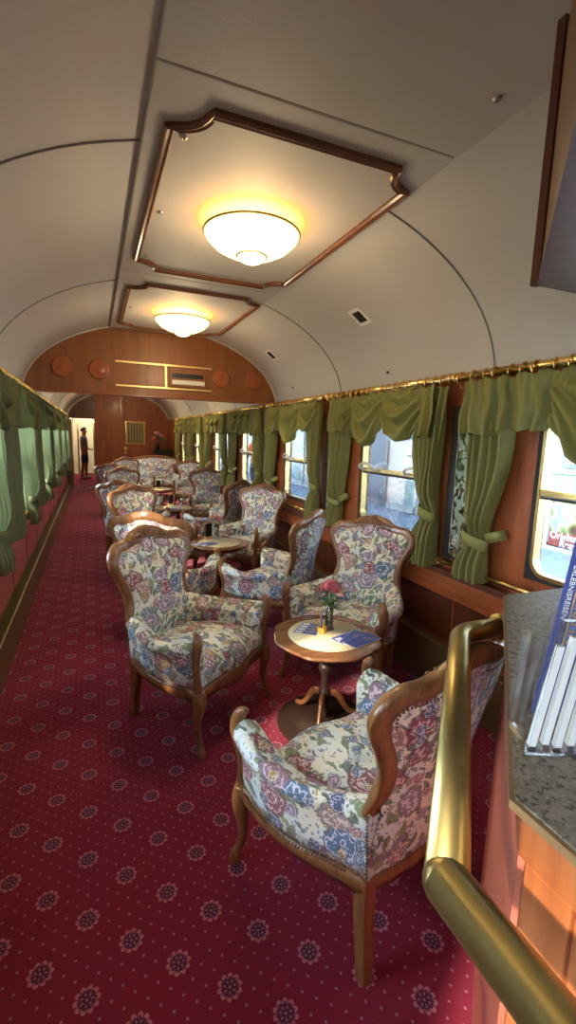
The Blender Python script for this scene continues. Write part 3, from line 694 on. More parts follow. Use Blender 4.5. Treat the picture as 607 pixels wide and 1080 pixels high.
# ================================================================ ARMCHAIR
SX = [1.0]
def side_x(y):      # outer half width of the seat at depth y (-.29 front .. .27 rear)
    t = (y + .29) / .56; return .325 + .030 * sin(pi * min(1, t * 1.15)) - .085 * t ** 2.2
def perim(n=12):
    pts = []
    for i in range(n): t = i / n; pts.append((-side_x(-.29 + .56 * (1 - t)), -.29 + .56 * (1 - t)))      # left side rear->front
    for i in range(n): u = -1 + 2 * i / n; pts.append((.325 * u, -.29 - .045 * (1 - u * u) - .012 * cos(pi * u * 2) + .012))
    for i in range(n): t = i / n; pts.append((side_x(-.29 + .56 * t), -.29 + .56 * t))
    for i in range(n): u = 1 - 2 * i / n; pts.append((.24 * u, .27 + .03 * (1 - u * u)))
    return pts
def yback(x, z): return .275 + .15 * max(0, (z - .36) / .68) ** 1.15 - .55 * (x * x)
FRAME_R = [(.250, .570), (.226, .605), (.212, .650), (.216, .72), (.245, .80), (.276, .86), (.288, .905), (.276, .945), (.235, .972), (.18, .975), (.125, .987), (.08, 1.008), (.0, 1.020)]
FRAME_R = [(x * 1.04, z) for x, z in FRAME_R]
def frame_line(n=5):
    R_ = smooth_pts(FRAME_R, n)                       # right bottom -> crest
    Lf = [(-x, z) for x, z in R_[::-1][1:]]
    return R_ + Lf
def make_seat(name, label, cat, wide=1.0, detail=True):
    """front faces -Y; wide stretches the middle for the sofa"""
    ex = (wide - 1) * .33
    def fx(x): return x + ex * max(-1, min(1, x / .12))
    root = thing(name, label, cat)
    P = [(fx(x), y) for x, y in perim()]; N = len(P)
    # seat frame (apron)
    m = MB(); vo, vi = [], []
    def zlo(x, y):
        if y < -.28: u = x / (.325 + ex); return .285 - .022 * cos(pi * u) ** 2 * (1 - abs(u)) - .012
        return .292 - .018 * abs(sin(pi * (y + .29) / .56)) * -1 - .01
    rows = []
    cx, cy = 0, -.01
    for (off, zf) in ((0.0, 'b'), (.012, 'm'), (.010, 't'), (-.03, 't'), (-.03, 'b')):
        for x, y in P:
            d = Vector((x - cx, y - cy)); L_ = d.length; d = d / L_; zb_ = zlo(x, y)
            z = {'b': zb_, 'm': (zb_ + .35) / 2, 't': .352}[zf]; rows.append((x + d.x * off, y + d.y * off, z))
    fs = [(r * N + i, r * N + (i + 1) % N, ((r + 1) % 5) * N + (i + 1) % N, ((r + 1) % 5) * N + i) for r in range(5) for i in range(N)]
    m.add(rows, fs).build('seat_frame', WALNUT, root)
    # seat cushion
    m = MB(); rings = [(1.0, .345), (1.004, .375), (.985, .405), (.95, .425), (.85, .445), (.65, .462), (.4, .472), (.2, .476), (.03, .478)]
    vs = []
    for s_, z in rings:
        for x, y in P:
            rear = sstep(.05, .27, y); vs.append((cx + (x - cx) * s_ * .985, cy + (y - cy) * s_ * .985, z - .02 * rear * (s_ < .98) + .008 * sin(pi * (x / (.35 + ex)) * .5 + pi / 2) * (s_ < .9)))
    R_ = len(rings); fs = [(r * N + i, r * N + (i + 1) % N, (r + 1) * N + (i + 1) % N, (r + 1) * N + i) for r in range(R_ - 1) for i in range(N)] + [tuple((R_ - 1) * N + i for i in range(N))]
    m.add(vs, fs).build('seat', TAP, root)
    # arms
    for sg in (-1, 1):
        m = MB(); vs = []; K = 15; prof = None
        for i in range(K):
            t = i / (K - 1); y = -.285 + .575 * t; xo = fx(side_x(min(y, .27))) if True else 0
            if ex: xo = side_x(min(y, .27)) + ex
            zt = .612 - .028 * sin(pi * t) + .0 * t; fl = .030 * (1 - .6 * t)
            # profile: outer bottom -> outer bulge -> top -> inner -> inner bottom
            pr = [(.000, .345), (.006, .40), (.010, .47), (.012 + fl * .5, .525), (.018 + fl, .560), (.014 + fl, .585), (-.002 + fl, .603), (-.025 + fl, zt), (-.052 + fl, zt - .006), (-.074 + fl * .6, zt - .028), (-.084 + fl * .3, .555), (-.075, .52), (-.070, .46), (-.068, .40)]
            pr = [(o, z if j < 4 or j > 10 else z + (zt - .612)) for j, (o, z) in enumerate(pr)]
            sq = 1.0 if 0 < i < K - 1 else .93
            for (o, z) in pr: vs.append((sg * (xo + (o + .03) * sq - .03), y + (0 if 0 < i < K - 1 else (.0)), z if sq == 1 else .47 + (z - .47) * .96))
            prof = pr
        mprof = len(prof)
        fs = [(i * mprof + k_, i * mprof + (k_ + 1) % mprof, (i + 1) * mprof + (k_ + 1) % mprof, (i + 1) * mprof + k_) for i in range(K - 1) for k_ in range(mprof)]
        fs += [tuple(range(mprof)), tuple((K - 1) * mprof + k_ for k_ in range(mprof))]
        m.add(vs, fs).build('armrest', TAP, root)
        # show-wood arm post
        bx = .318 + ex
        cp = [(bx, -.300, .285, .030), (bx + .002, -.296, .34, .027), (bx + .004, -.290, .40, .023), (bx + .010, -.288, .46, .021), (bx + .018, -.296, .52, .024), (bx + .022, -.306, .57, .029), (bx + .018, -.305, .61, .030), (bx + .010, -.290, .637, .025), (bx + .004, -.268, .645, .014)]
        cs = smooth_pts(cp, 4)
        mp = MB().tube([(sg * p[0], p[1], p[2]) for p in cs], [(p[3] * .95, p[3] * .72) for p in cs], 12, up=(0, 1, 0)); mp.build('arm_post', WALNUT, root)
        # cabriole front leg
        cp = [(bx + .012, -.322, .0, .020), (bx + .013, -.326, .02, .023), (bx + .010, -.318, .045, .019), (bx + .004, -.300, .09, .016), (bx + .0, -.288, .15, .019), (bx + .004, -.292, .21, .025), (bx + .004, -.302, .26, .033), (bx + .0, -.302, .30, .036), (bx - .002, -.296, .34, .030)]
        cs = smooth_pts(cp, 4)
        MB().tube([(sg * p[0], p[1], p[2]) for p in cs], [p[3] for p in cs], 12, up=(0, 1, 0)).build('leg', WALNUT, root)
        # square sabre rear leg
        rx = .222 + ex
        cs = smooth_pts([(rx, .262, .352, .026), (rx + .001, .262, .26, .024), (rx + .003, .272, .14, .021), (rx + .004, .285, .0, .018)], 5)
        MB().sweep([(sg * p[0], p[1], p[2]) for p in cs], [(-1, -1), (1, -1), (1, 1), (-1, 1)], up=(0, 1, 0), scales=[p[3] for p in cs], smooth=False).build('leg', WALNUT, root)
    # ---- back
    fl_ = frame_line(); F = [(fx(x), z) for x, z in fl_]
    def crestw(x, z): q = max(0, 1 - abs(x) / .17) if z > .93 else 0; return 1 + .55 * q ** .8 * (1 + .12 * sin(abs(x) * 70))
    # frame sweep
    pts = [(fx(x), yback(x, z) - .004, z) for x, z in fl_]; nF = len(pts)
    ups = []
    for (x, z) in fl_:
        e = 1e-3; ny = Vector((-(yback(x + e, z) - yback(x - e, z)) / (2 * e), 1, -(yback(x, z + e) - yback(x, z - e)) / (2 * e))).normalized(); ups.append(ny)
    sc_ = []
    for i, (x, z) in enumerate(fl_):
        e = min(i, nF - 1 - i) / 7.0; sc_.append((min(1.0, .42 + .58 * e) * crestw(x, z), min(1.0, .6 + .4 * e)))
    prof = [(-.034, .018), (-.037, .004), (-.034, -.012), (-.025, -.022), (-.012, -.019), (.004, -.026), (.018, -.021), (.026, -.012), (.029, .002), (.029, .018)]
    m = MB().sweep(pts, [(-a, b) for a, b in prof], up=ups, scales=sc_); bf = m.build('back_frame', WALNUT, root)
    # carved shell and leaves on the crest
    if detail:
        m = MB()
        def lobe(x, z, ang, L_, wd, th=.010):
            yy = yback(x, z) - .030; n_ = 7; pp = []
            for i in range(n_): q = i / (n_ - 1); pp.append((fx(x + L_ * (q - .0) * cos(ang)), yy - .006 * sin(pi * q), z + L_ * q * sin(ang)))
            m.tube(pp, [(wd * (.35 + .9 * sin(pi * min(1, q_ / 6 * .8 + .1))), th * (.4 + .6 * sin(pi * q_ / 6))) for q_ in range(n_)], 8, up=(0, 1, 0))
        for i in range(7): a = pi * (.08 + .84 * i / 6); lobe(0, 1.002, a, .045 + .012 * sin(pi * i / 6), .0055, .009)
        for sg in (-1, 1):
            for i in range(4): lobe(sg * (.035 + .030 * i), 1.000 - .003 * i, pi / 2 - sg * (.95 + .12 * i), .036, .006, .008)
            for i in range(3): lobe(sg * (.05 + .028 * i), .984 - .003 * i, -pi / 2 + sg * (1.15 + .1 * i), .030, .0045, .007)
        m.build('crest_carving', WALNUT, bf)
    # upholstery outline: inside the frame, down to the seat / apron
    top = [(x, z) for x, z in fl_ if z > .60]
    def mk(front):
        ol = []
        for x, z in top: ol.append((x * .97, z - .012 if z > .93 else z))
        zb_ = .40 if front else .345
        bl = .19 if front else .236
        ol += [(-.215 if not front else -.198, .56), (-(bl + .0), .48), (-bl, zb_)] + [(-bl + 2 * bl * i / 6, zb_) for i in range(1, 6)] + [(bl, zb_), (bl, .48), (.215 if not front else .198, .56)]
        n_ = len(ol); m = MB(); vs = []; rr = (1.0, .97, .92, .84, .72, .56, .38, .2, .04); cz = .70
        for r in rr:
            for x, z in ol:
                xx, zz = x * r, cz + (z - cz) * r
                if front: y = yback(xx, zz) - .016 - .045 * (1 - r ** 3) - .012 * (1 - r ** 12)
                else: y = yback(xx, zz) + .012 + .016 * (1 - r ** 4) + (.02 * sstep(.62, .40, zz))
                vs.append((fx(xx), y, zz))
        fs = [(a * n_ + i, a * n_ + (i + 1) % n_, (a + 1) * n_ + (i + 1) % n_, (a + 1) * n_ + i) for a in range(len(rr) - 1) for i in range(n_)] + [tuple((len(rr) - 1) * n_ + i for i in range(n_))]
        m.add(vs, fs); return m
    mk(True).build('backrest', TAP, root); mk(False).build('back_cover', TAP, root)
    # nail trim
    if detail:
        m = MB()
        def beads(path, step=.0125, r=.0042):
            acc = 0; last = Vector(path[0]); 
            for p in path[1:]:
                p = Vector(p); d = (p - last).length
                while acc + d >= step and d > 0:
                    last = last + (p - last) * ((step - acc) / d); d = (p - last).length; acc = 0
                    m.ball(last, r, 6)
                acc += d; last = p
        FRs = smooth_pts(FRAME_R, 6)
        for sg in (-1, 1):
            pp = []
            for i, (x, z) in enumerate(FRs):
                (xa, za), (xb, zb2) = FRs[max(0, i - 1)], FRs[min(len(FRs) - 1, i + 1)]; tx, tz = xb - xa, zb2 - za; L_ = sqrt(tx * tx + tz * tz)
                w_ = .036 * crestw(x, z); xi, zi = x - tz / L_ * w_, z + tx / L_ * w_
                if xi > 0.002: pp.append((sg * fx(xi), yback(xi, zi) + .0165, zi))
            beads(pp)
        for i0 in (0,):
            PP = [(x + (.012 if x > 0 else -.012), y, .352) for x, y in P if y < .25]; 
            sides = [p for p in PP if p[1] > -.285]
            beads([p for p in sides if p[0] < 0]); beads([p for p in sides if p[0] > 0])
            beads([(x, y - .008, .355) for x, y in P if y < -.288])
            for sg in (-1, 1):
                beads([(sg * (side_x(.27) + ex + .008), .288, .36), (sg * (side_x(.27) + ex + .014), .288, .47), (sg * (side_x(.27) + ex + .022), .288, .565)])
                beads([(sg * (.342 + ex), -.288, .36), (sg * (.346 + ex), -.284, .46), (sg * (.366 + ex), -.29, .56), (sg * (.35 + ex), -.29, .595)])
            beads([(x, y + .010, .355) for x, y in P if y > .272])
        tag(m.build('nail_trim', NAIL, root), None, None, None, 'stuff')
    for c_ in root.children_recursive:
        for v_ in c_.data.vertices: v_.co.y *= .93
    return root
def put(o, fm, F):
    """fm = front edge midpoint on the floor, F = facing"""
    f = Vector((F[0], F[1])).normalized(); o.location = (fm[0] - f.x * .29, fm[1] - f.y * .29, 0); o.rotation_euler = (0, 0, atan2(f.x, -f.y))
chair0 = make_seat('armchair', 'walnut armchair in floral tapestry facing the counter, nearest on the aisle side', 'armchair')
GR = 'floral tapestry armchairs around the saloon tables'; chair0['group'] = GR
put(chair0, (.695, 2.29), (.639, -.769))
seats = [
 ((.768, 1.54), (-.26, .966), 'walnut armchair seen from behind, standing against the counter under the brass handrail'),
 ((1.335, 2.415), (-.816, -.578), 'walnut armchair at the window side of the first table, carved crest before the second window'),
 ((.67, 3.95), (.50, .866), 'armchair with sunlit orange crest, back to back with the nearest aisle armchair'),
 ((1.16, 3.68), (-.65, .76), 'armchair seen from the side at the window, turned to the second table'),
 ((1.33, 4.72), (-.80, -.60), 'armchair facing the counter behind the second table, yellow lit floral back'),
 ((.74, 4.70), (.58, -.81), 'armchair on the aisle at the second table, facing the counter'),
 ((.60, 6.32), (.50, .866), 'armchair with orange lit crest, back to back with the aisle chair of the second table'),
 ((1.28, 6.16), (-.70, .71), 'armchair in profile at the window, turned to the third table'),
 ((1.73, 7.22), (-.12, -1), 'armchair facing the entrance behind the third table at the window side'),
 ((.74, 7.42), (.5, -.87), 'armchair on the aisle at the third table, facing the entrance'),
 ((.55, 9.65), (.40, .92), 'armchair with orange crest, back turned, farthest such one on the aisle'),
 ((1.88, 9.78), (-.2, -.98), 'armchair at the window side behind the fourth table, next to the sofa'),
 ((.99, 10.85), (.45, -.89), 'farthest armchair on the aisle, beside the carved crest sofa'),
]
for fm, F, lab in seats:
    put(dup(chair0, (0, 0, 0), 0, lab), fm, F)
sofa = make_seat('sofa', 'two-seat sofa in floral tapestry with a carved walnut crest, before the end partition', 'sofa', 1.73)
put(sofa, (1.46, 11.7), (-.02, -1))

# ================================================================ PEDESTAL TABLES
def scal(a): return 1 + .020 * cos(8 * a) + .008 * cos(16 * a)
def make_table():
    t = thing('pedestal_table', '', 'table')
    H = .53
    m = MB(); m.lathe([(.0, H - .030), (.262, H - .030), (.285, H - .024), (.298, H - .012), (.296, H - .004), (.286, H - .001), (.275, H - .003), (.262, H + .0), (.0, H + .0)], n=96, rfn=scal); m.build('tabletop', TBLW, t)
    m = MB(); m.lathe([(.0, H), (.215, H), (.215, H + .0012), (0, H + .0012)], n=64)
    m.build('inlay', INLAY, t)
    m = MB(); m.lathe([(.0, H - .062), (.20, H - .062), (.23, H - .055), (.235, H - .030), (0, H - .030)], n=64, rfn=lambda a: 1 + .012 * cos(8 * a)); m.build('apron', TBLW, t)
    m = MB(); m.lathe([(.05, H - .062), (.045, H - .075), (.030, H - .085), (.024, H - .11), (.034, H - .125), (.038, H - .14), (.028, H - .155), (.024, H - .165), (.036, H - .18), (.040, H - .20), (.030, H - .22), (.022, H - .24), (.022, .22), (.030, .20), (.034, .19), (.030, .16), (.030, .06), (.024, .04), (.0, .035)], n=24); m.build('column', DARKW, t)
    m = MB(); m.lathe([(.0, 0), (.262, 0), (.265, .008), (.262, .016), (.0, .017)], n=64); m.build('base_plate', DARKW, t)
    for a in range(3):
        q = math.radians(232 + 120 * a); cs = smooth_pts([(.02, .165, .018), (.05, .175, .021), (.085, .155, .020), (.11, .115, .017), (.135, .075, .015), (.165, .045, .015), (.195, .034, .017), (.215, .036, .012)], 4)
        pts = [(p[0] * cos(q), p[0] * sin(q), p[1]) for p in cs]
        MB().tube(pts, [(p[2] * .75, p[2]) for p in cs], 10).build('leg', MOULD, t)
    return t
t_ = NT('sunburst_inlay'); o_ = t_.obj(); sx_ = t_.n('ShaderNodeSeparateXYZ'); t_.put(sx_.inputs[0], o_)
an = t_.M('ARCTAN2', sx_.outputs[1], sx_.outputs[0]); st = t_.step(t_.M('SINE', t_.M('MULTIPLY', an, 48.)), -.2, .2)
INLAY = t_.fin(t_.mix(st, (.62, .54, .30), (.80, .74, .52)), .25)
tb = make_table(); TBL = [(1.16, 2.13), (1.15, 4.47), (1.14, 6.88), (1.22, 9.33)]
tb.location = (*TBL[0], 0); tb['label'] = 'round walnut pedestal table with pink roses, beside the armchair nearest the counter'; tb['group'] = 'round pedestal tables'
for (x, y), lab in zip(TBL[1:], ('second round pedestal table from the counter, with a black menu stand', 'third round pedestal table, with an orange topped menu stand', 'fourth round pedestal table, with a white flower')):
    dup(tb, (x, y, 0), 0, lab)
# ---- table ware
ZT_ = .5312
def rose(parent, c, r, mat, tilt, nm='rose'):
    m = MB(); m.ball((0, 0, 0), r * .45, 10, (1, 1, 1.2))
    for ring, (rr, n_, op) in enumerate(((.40, 3, .15), (.62, 5, .35), (.85, 6, .65), (1.0, 7, 1.0))):
        for i in range(n_):
            a = 2 * pi * i / n_ + ring * .6
            def fn(u, v, a=a, rr=rr, op=op, n_=n_):
                aa = a + (u - .5) * 2 * pi / n_ * 1.45; h = -.55 + 1.25 * v
                rad = r * rr * (.35 + .65 * sin(min(1, v * 1.1) * pi / 2)) + r * op * .28 * v * v
                return (rad * cos(aa), rad * sin(aa), r * (h - .35 * op * v * v - .25 * (2 * u - 1) ** 2 * v))
            m.grid(fn, 5, 4)
    R_ = Vector(tilt).normalized().to_track_quat('Z', 'Y').to_matrix()
    m.v = [tuple(Vector(c) + R_ @ Vector(p)) for p in m.v]; return m.build(nm, mat, parent)
def vase(loc, lab, blooms, h=.165, r=.024):
    t = thing('flower_vase', lab, 'vase', (*loc, ZT_), 0, 'flower vases on the tables')
    MB().lathe([(.0, 0), (r * 1.25, 0), (r * 1.25, .006), (r, .012), (r * .86, h * .5), (r * 1.08, h), (r * 1.0, h), (r * .78, h * .5), (r * .85, .018), (0, .016)], n=24).build('glass', VASEG, t)
    MB().lathe([(.0, .017), (r * .8, .018), (r * .74, h * .5), (0, h * .5)], n=20).build('water', VASEG, t)
    m = MB()
    for (x, y, z, rr, mt) in blooms: m.tube(smooth_pts([(x * -.2, y * -.2, .02), (x * .3, y * .3, h * .8), (x, y, z - rr * .5)], 5), .0022, 6)
    m.build('stem', LEAF, t)
    m = MB()
    for i in range(9):
        a = i * 2.4; x, y = .02 * cos(a), .02 * sin(a); z0_ = h * .7 + .008 * i; L_ = .05
        m.grid(lambda u, v, a=a, z0_=z0_: ((.01 + L_ * u) * cos(a) - .016 * sin(pi * u) * (v - .5) * 2 * sin(a), (.01 + L_ * u) * sin(a) + .016 * sin(pi * u) * (v - .5) * 2 * cos(a), z0_ + .03 * u - .03 * u * u + .004 * abs(v - .5)), 6, 2)
    m.build('leaf', LEAF, t)
    for (x, y, z, rr, mt) in blooms: rose(t, (x, y, z), rr, mt, (x * 3, y * 3, .12))
vase((1.205, 2.19), 'slim glass vase of pink roses on the table nearest the counter', [(-.022, .0, .255, .034, PINK), (.012, .02, .262, .032, PINK), (.045, -.012, .215, .032, PEACH), (.0, -.03, .245, .028, PINK)], .17)
vase((1.165, 4.63), 'glass vase with a pink and white rose on the second table', [(-.03, 0, .235, .036, PEACH), (.03, .0, .215, .040, PINK), (-.06, .02, .22, .03, CREAM)], .15)
vase((1.22, 7.05), 'glass vase with pale pink roses on the third table', [(-.02, 0, .205, .035, PEACH), (.03, .01, .20, .032, PEACH)], .14)
vase((1.27, 9.46), 'glass vase with a white rose on the fourth table', [(0, 0, .22, .045, CREAM)], .15)
def menu_stand(loc, lab, mtop, rz=.3):
    t = thing('menu_stand', lab, 'menu stand', (*loc, ZT_), rz, 'menu stands on the tables')
    MB().box((-.04, -.02, 0), (.04, .02, .03)).build('base', GILT, t, .003); MB().box((-.036, -.012, .03), (.036, .012, .165)).build('card_holder', BLACKP, t, .002)
    if mtop: MB().box((-.03, -.008, .165), (.03, .008, .20)).build('card', mtop, t)
menu_stand((1.08, 4.65), 'black menu stand on a gold foot on the second table', None)
menu_stand((1.06, 7.06), 'black menu stand with orange cards on the third table', ORANGEP)
menu_stand((1.17, 9.36), 'black menu stand on the fourth table', None)
h_ = thing('sachet_holder', 'yellow sachet holder with a blue stick card beside the rose vase', 'holder', (1.142, 2.155, ZT_), .5)
MB().lathe([(0, 0), (.024, 0), (.026, .004), (.026, .036), (.022, .036), (.022, .006), (0, .006)], n=6, smooth=False).build('cup', YELLOW, h_)
MB().box((.0, .012, .006), (.018, .014, .11)).build('sachet', PEACH, h_); MB().box((-.018, -.004, .006), (-.006, -.002, .125)).build('stick_card', BLUE, h_)
def leaflet(x, y, rz, L_, W_, lab, z, stripe, grp):
    t = thing('leaflet', lab, 'leaflet', (x, y, z), rz, grp)
    MB().box((-L_ / 2, -W_ / 2, 0), (L_ / 2, W_ / 2, .0010)).build('back_page', WPAP, t)
    MB().box((-L_ / 2 + .002, -W_ / 2 + .002, .0010), (L_ / 2 - .002, W_ / 2 - .002, .0016)).build('sheet', BLUE, t)
    if stripe == 1: MB().box((-L_ * .42, -W_ * .25, .0016), (-L_ * .12, W_ * .2, .0021)).build('photo', WPAP, t)
    if stripe == 2:
        m = MB()
        for i in range(3): m.box((-L_ * .4 + i * L_ * .1, -W_ * .3, .0016), (-L_ * .34 + i * L_ * .1, W_ * .3, .0020))
        m.build('photo', WPAP, t)
    m = MB()
    for i in range(3): m.box((L_ * .05, -W_ * .2 + i * W_ * .16, .0016), (L_ * (.38 - .06 * i), -W_ * .17 + i * W_ * .16, .0019))
    m.build('lettering', GILT, t)
g1 = 'blue leaflets fanned on the first table'
for i in range(4):
    leaflet(1.055 + .026 * i, 2.185 + .022 * i, -.66, .135, .040, 'blue leaflet fanned behind the yellow holder, %s' % ['bottom of the four', 'second of the four from the bottom', 'third of the four from the bottom', 'top of the four'][i], ZT_ + .0024 * i, 1, g1)
for i, (x, y, a, l, s_) in enumerate(((1.235, 2.045, .25, .15, 2), (1.275, 2.03, .62, .20, 0), (1.30, 1.985, .30, .21, 0))):
    leaflet(x, y, a, l, .095, ['small blue leaflet with white bars at the window end of the first table', 'blue leaflet fanned under another on the window side of the first table', 'large blue leaflet lying uppermost at the edge of the first table'][i], ZT_ + .0024 * i, s_, g1)
for i in range(2):
    leaflet(.97 + .05 * i, 4.44 - .04 * i, .2 + .3 * i, .20, .10, 'blue leaflet on the second table, %s' % ['lying under the other', 'lying on top of the other'][i], ZT_ + .0024 * i, 1, 'blue leaflets on the second table')
    leaflet(1.02 + .05 * i, 6.76 - .04 * i, .2 + .3 * i, .20, .10, 'blue leaflet on the third table, %s' % ['lying under the other', 'lying on top of the other'][i], ZT_ + .0024 * i, 0, 'blue leaflets on the third table')

# ================================================================ COUNTER
K = (.481, .372); FC = (1.132, .976); ZC = 1.15
def inset(d):  # plan of the counter moved inwards by d
    nx, ny = .680, -.733
    kx = K[0] + d; ky = K[1] + (d * 1.0 - 0) * 0 ; 
    # intersection of x = K.x + d with the diagonal moved by d
    ky = K[1] + (d / ny if False else 0); 
    # diagonal: points p with (p-K).n = d
    ky = K[1] + (d - (kx - K[0]) * nx) / ny
    fx_ = FC[0]; fy = FC[1] - d; fx_ = K[0] + (d - (fy - K[1]) * ny) / nx
    return [(kx, -1.9), (kx, ky), (fx_, fy), (2.05, .95 - d), (2.05, -1.9)]
ct = thing('bar_counter', 'tall cherry wood bar counter with a speckled granite top', 'counter')
def P0(pl): return pl
MB().prism(inset(.007), ZC - .012, ZC).build('countertop', GRAN, ct)
MB().prism(inset(0), ZC - .015, ZC - .003).build('edge_moulding', TRIM_ if False else plain('counter_edge', (.22, .13, .06), .4), ct, .004)
MB().prism(inset(.018), ZC - .085, ZC - .02).build('fascia', COUNTW, ct, .004)
MB().prism(inset(.034), 0, ZC - .09).build('body', COUNTW, ct)
# diagonal side cladding and panel framing
dx, dy = .733, .680; nx, ny = -.680, .733
def along(s_, off, z): return (K[0] + dx * s_ + nx * off, K[1] + dy * s_ + ny * off, z)
m = MB(); L_ = .86
a, b = along(.05, -.033, 0), along(L_, -.033, 0); a2, b2 = along(.05, -.024, 0), along(L_, -.024, 0)
m.prism([(a[0], a[1]), (b[0], b[1]), (b2[0], b2[1]), (a2[0], a2[1])], .02, ZC - .10).build('side_cladding', CRED, ct)
for (y0, y1) in ((.29, .355), (-.42, -.36)):
    MB().box((K[0] + .020, y0, .05), (K[0] + .036, y1, ZC - .088)).build('stile', COUNTW, ct, .003)
MB().box((K[0] + .027, -.36, ZC - .20), (K[0] + .035, .29, ZC - .105)).build('rail', COUNTW, ct, .003)
MB().box((K[0] + .022, -1.2, .0), (K[0] + .036, .37, .10)).build('plinth', DKMAH, ct, .003)
# handrail
hr = thing('handrail', 'thick aged brass handrail bent around the bar counter', 'handrail')
RZ = 1.08; RR = .0275
def tubecorner(a, b, r=RR): return MB().tube([a, b], r, 28)
Pend, Pc, Pe, Pn = Vector((1.06, .918, RZ)), Vector((.919, .919, RZ)), Vector((.372, .357, RZ)), Vector((.358, -.9, RZ))
pts = [Pend]
for C_, A_, B_ in ((Pc, Pend, Pe),):
    u, v = (A_ - C_).normalized(), (B_ - C_).normalized()
    for i in range(7):
        q = i / 6; pts.append(C_ + u * .045 * (1 - q) ** 2 + v * .045 * q ** 2)
u = (Pe - Pc).normalized(); v = (Pn - Pe).normalized(); bis = (u + v).normalized()
MB().tube([tuple(p) for p in pts] + [tuple(Pe - u * .0)], RR, 32).build('upper_tube', ABRASS, hr)
MB().tube([tuple(Pe - v * .004), tuple(Pn)], RR * 1.04, 32).build('lower_tube', ABRASS, hr)
m = MB(); m.ball(tuple(Pe), RR * 1.03, 24); m.build('elbow', ABRASS, hr)
f0, f1 = Pend, Pend + Vector((.02, -.004, 0)); m = MB(); m.tube([tuple(Pend - Vector((.004, 0, 0))), tuple(Pend + Vector((.008, 0, 0)))], RR * 1.35, 28); m.build('flange', ABRASS, hr)
for y in (-.35,):
    m = MB(); m.tube([(.36, y, RZ), (.42, y, RZ - .01), (.505, y, RZ - .01)], .012, 12); m.tube([(.498, y, RZ - .01), (.506, y, RZ - .01)], .035, 20); m.build('bracket', ABRASS, hr)
# ---- overhead cabinet above the counter
oc = thing('overhead_cabinet', 'dark wood cabinet hanging from the ceiling above the bar counter', 'cabinet')
cpoly = [(K[0], -.95), K, FC, (1.60, .97), (1.60, -.95)]
CABW = wood('cabinet_wood', (.14, .065, .03), (.24, .12, .06), 2, .4, .2, 3)
ZCAB = 2.03
MB().prism(cpoly, ZCAB, ZCAB + .012).build('underside', plain('cabinet_underside', (.22, .17, .17), .25), oc)
for y_ in (-.7, .1):
    MB().box((.75, y_, 2.60), (.85, y_ + .1, 2.72)).build('mount', CABW, oc)
MB().prism([(x + (.01 if x < 1 else 0), y - .008) for x, y in cpoly], ZCAB + .012, 2.62).build('body', CABW, oc)
m = MB(); m.sweep([(FC[0] + .0, FC[1] + .0, ZCAB), (FC[0], FC[1], 2.66)], [(-.012, -.012), (.012, -.012), (.012, .012), (-.012, .012)], up=(0, 1, 0), smooth=False); m.build('corner_strip', DKMAH, oc)
# ---- leaflet rack in clear plastic on the counter
lr = thing('leaflet_rack', 'clear plastic rack on the counter holding a blue brochure and white folded papers', 'leaflet rack', (.60, .44, ZC), 0)
def leanbox(x0, y0, z0, w_, d_, h_, rz, lean, ln2=0):
    m = MB(); m.box((0, 0, 0), (w_, d_, h_)); R_ = Matrix.Rotation(rz, 3, 'Z'); out = []
    for (x, y, z) in m.v:
        p = R_ @ Vector((x, y, 0)); out.append((x0 + p.x + lean * z, y0 + p.y + ln2 * z, z0 + z))
    m.v = out; return m
# sheets are children: they are held in the sleeve as one display
m = leanbox(-.028, -.012, .0015, .16, .03, .20, -.45, .26, .02); m.build('sleeve', PLAST, lr)
m = leanbox(-.012, .012, .0015, .008, .05, .15, -.45, .20, .06); m.build('side_sleeve', PLAST, lr)
m = MB(); m.tube([(-.03, -.016, .002), (.115, -.085, .002)], .0022, 6); m.tube([(-.03, -.016, .002), (.022, -.012, .20)], .0022, 6); m.tube([(.022, -.012, .20), (.16, -.08, .20)], .0022, 6); m.build('sleeve_edge', PLAST, lr)
for i in range(7):
    x = -.016 + .017 * i; y = -.011 - .0078 * i
    tag(leanbox(x, y, .006 + .004 * (i % 2) , .0095, .010, .15 + .01 * (i % 3), -.45, .27, .02).build('folded_paper', WPAP, lr), 'white folded paper')
bl = leanbox(.070, .055, .002, .15, .004, .36, -.35, .27, .05); bl_o = bl.build('brochure', BLUE, lr, 0)
bl_o['label'] = 'blue brochure with gold letters'
# gold stripe and letters running up the brochure
rzB = -.35
Rz = Matrix.Rotation(rzB, 3, 'Z')
def onB(u, z, off=-.0012):
    p = Rz @ Vector((u, off, 0)); return (.070 + p.x + .27 * z, .055 + p.y + .05 * z, .002 + z)
ang = Vector((.27, .05, 1)).normalized()
Xd = -ang; Zn = (Rz @ Vector((0, -1, 0))).normalized(); Zn = (Zn - Xd * Zn.dot(Xd)).normalized(); Yd = Zn.cross(Xd)
mat3 = Matrix((Xd, Yd, Zn)).transposed()
for word, size, u, z, mt in (('TOURISTIK', .030, .026, .26, GOLDL), ('ERLEBNISREISEN', .013, .006, .25, WPAP)):
    o = text('lettering', word, size, mt, bl_o, onB(u, z), mat3.to_euler())
m = MB(); q0, q1 = onB(.021, .004), onB(.021, .355); m.tube([q0, q1], .0012, 6); m.build('gold_line', GOLDL, bl_o)
m = MB(); m.ball(onB(.075, .30), .016, 12, (.9, .15, 1)); m.ball(onB(.06, .325), .008, 10, (.9, .15, 1)); m.build('crest_emblem', GOLDL, bl_o)

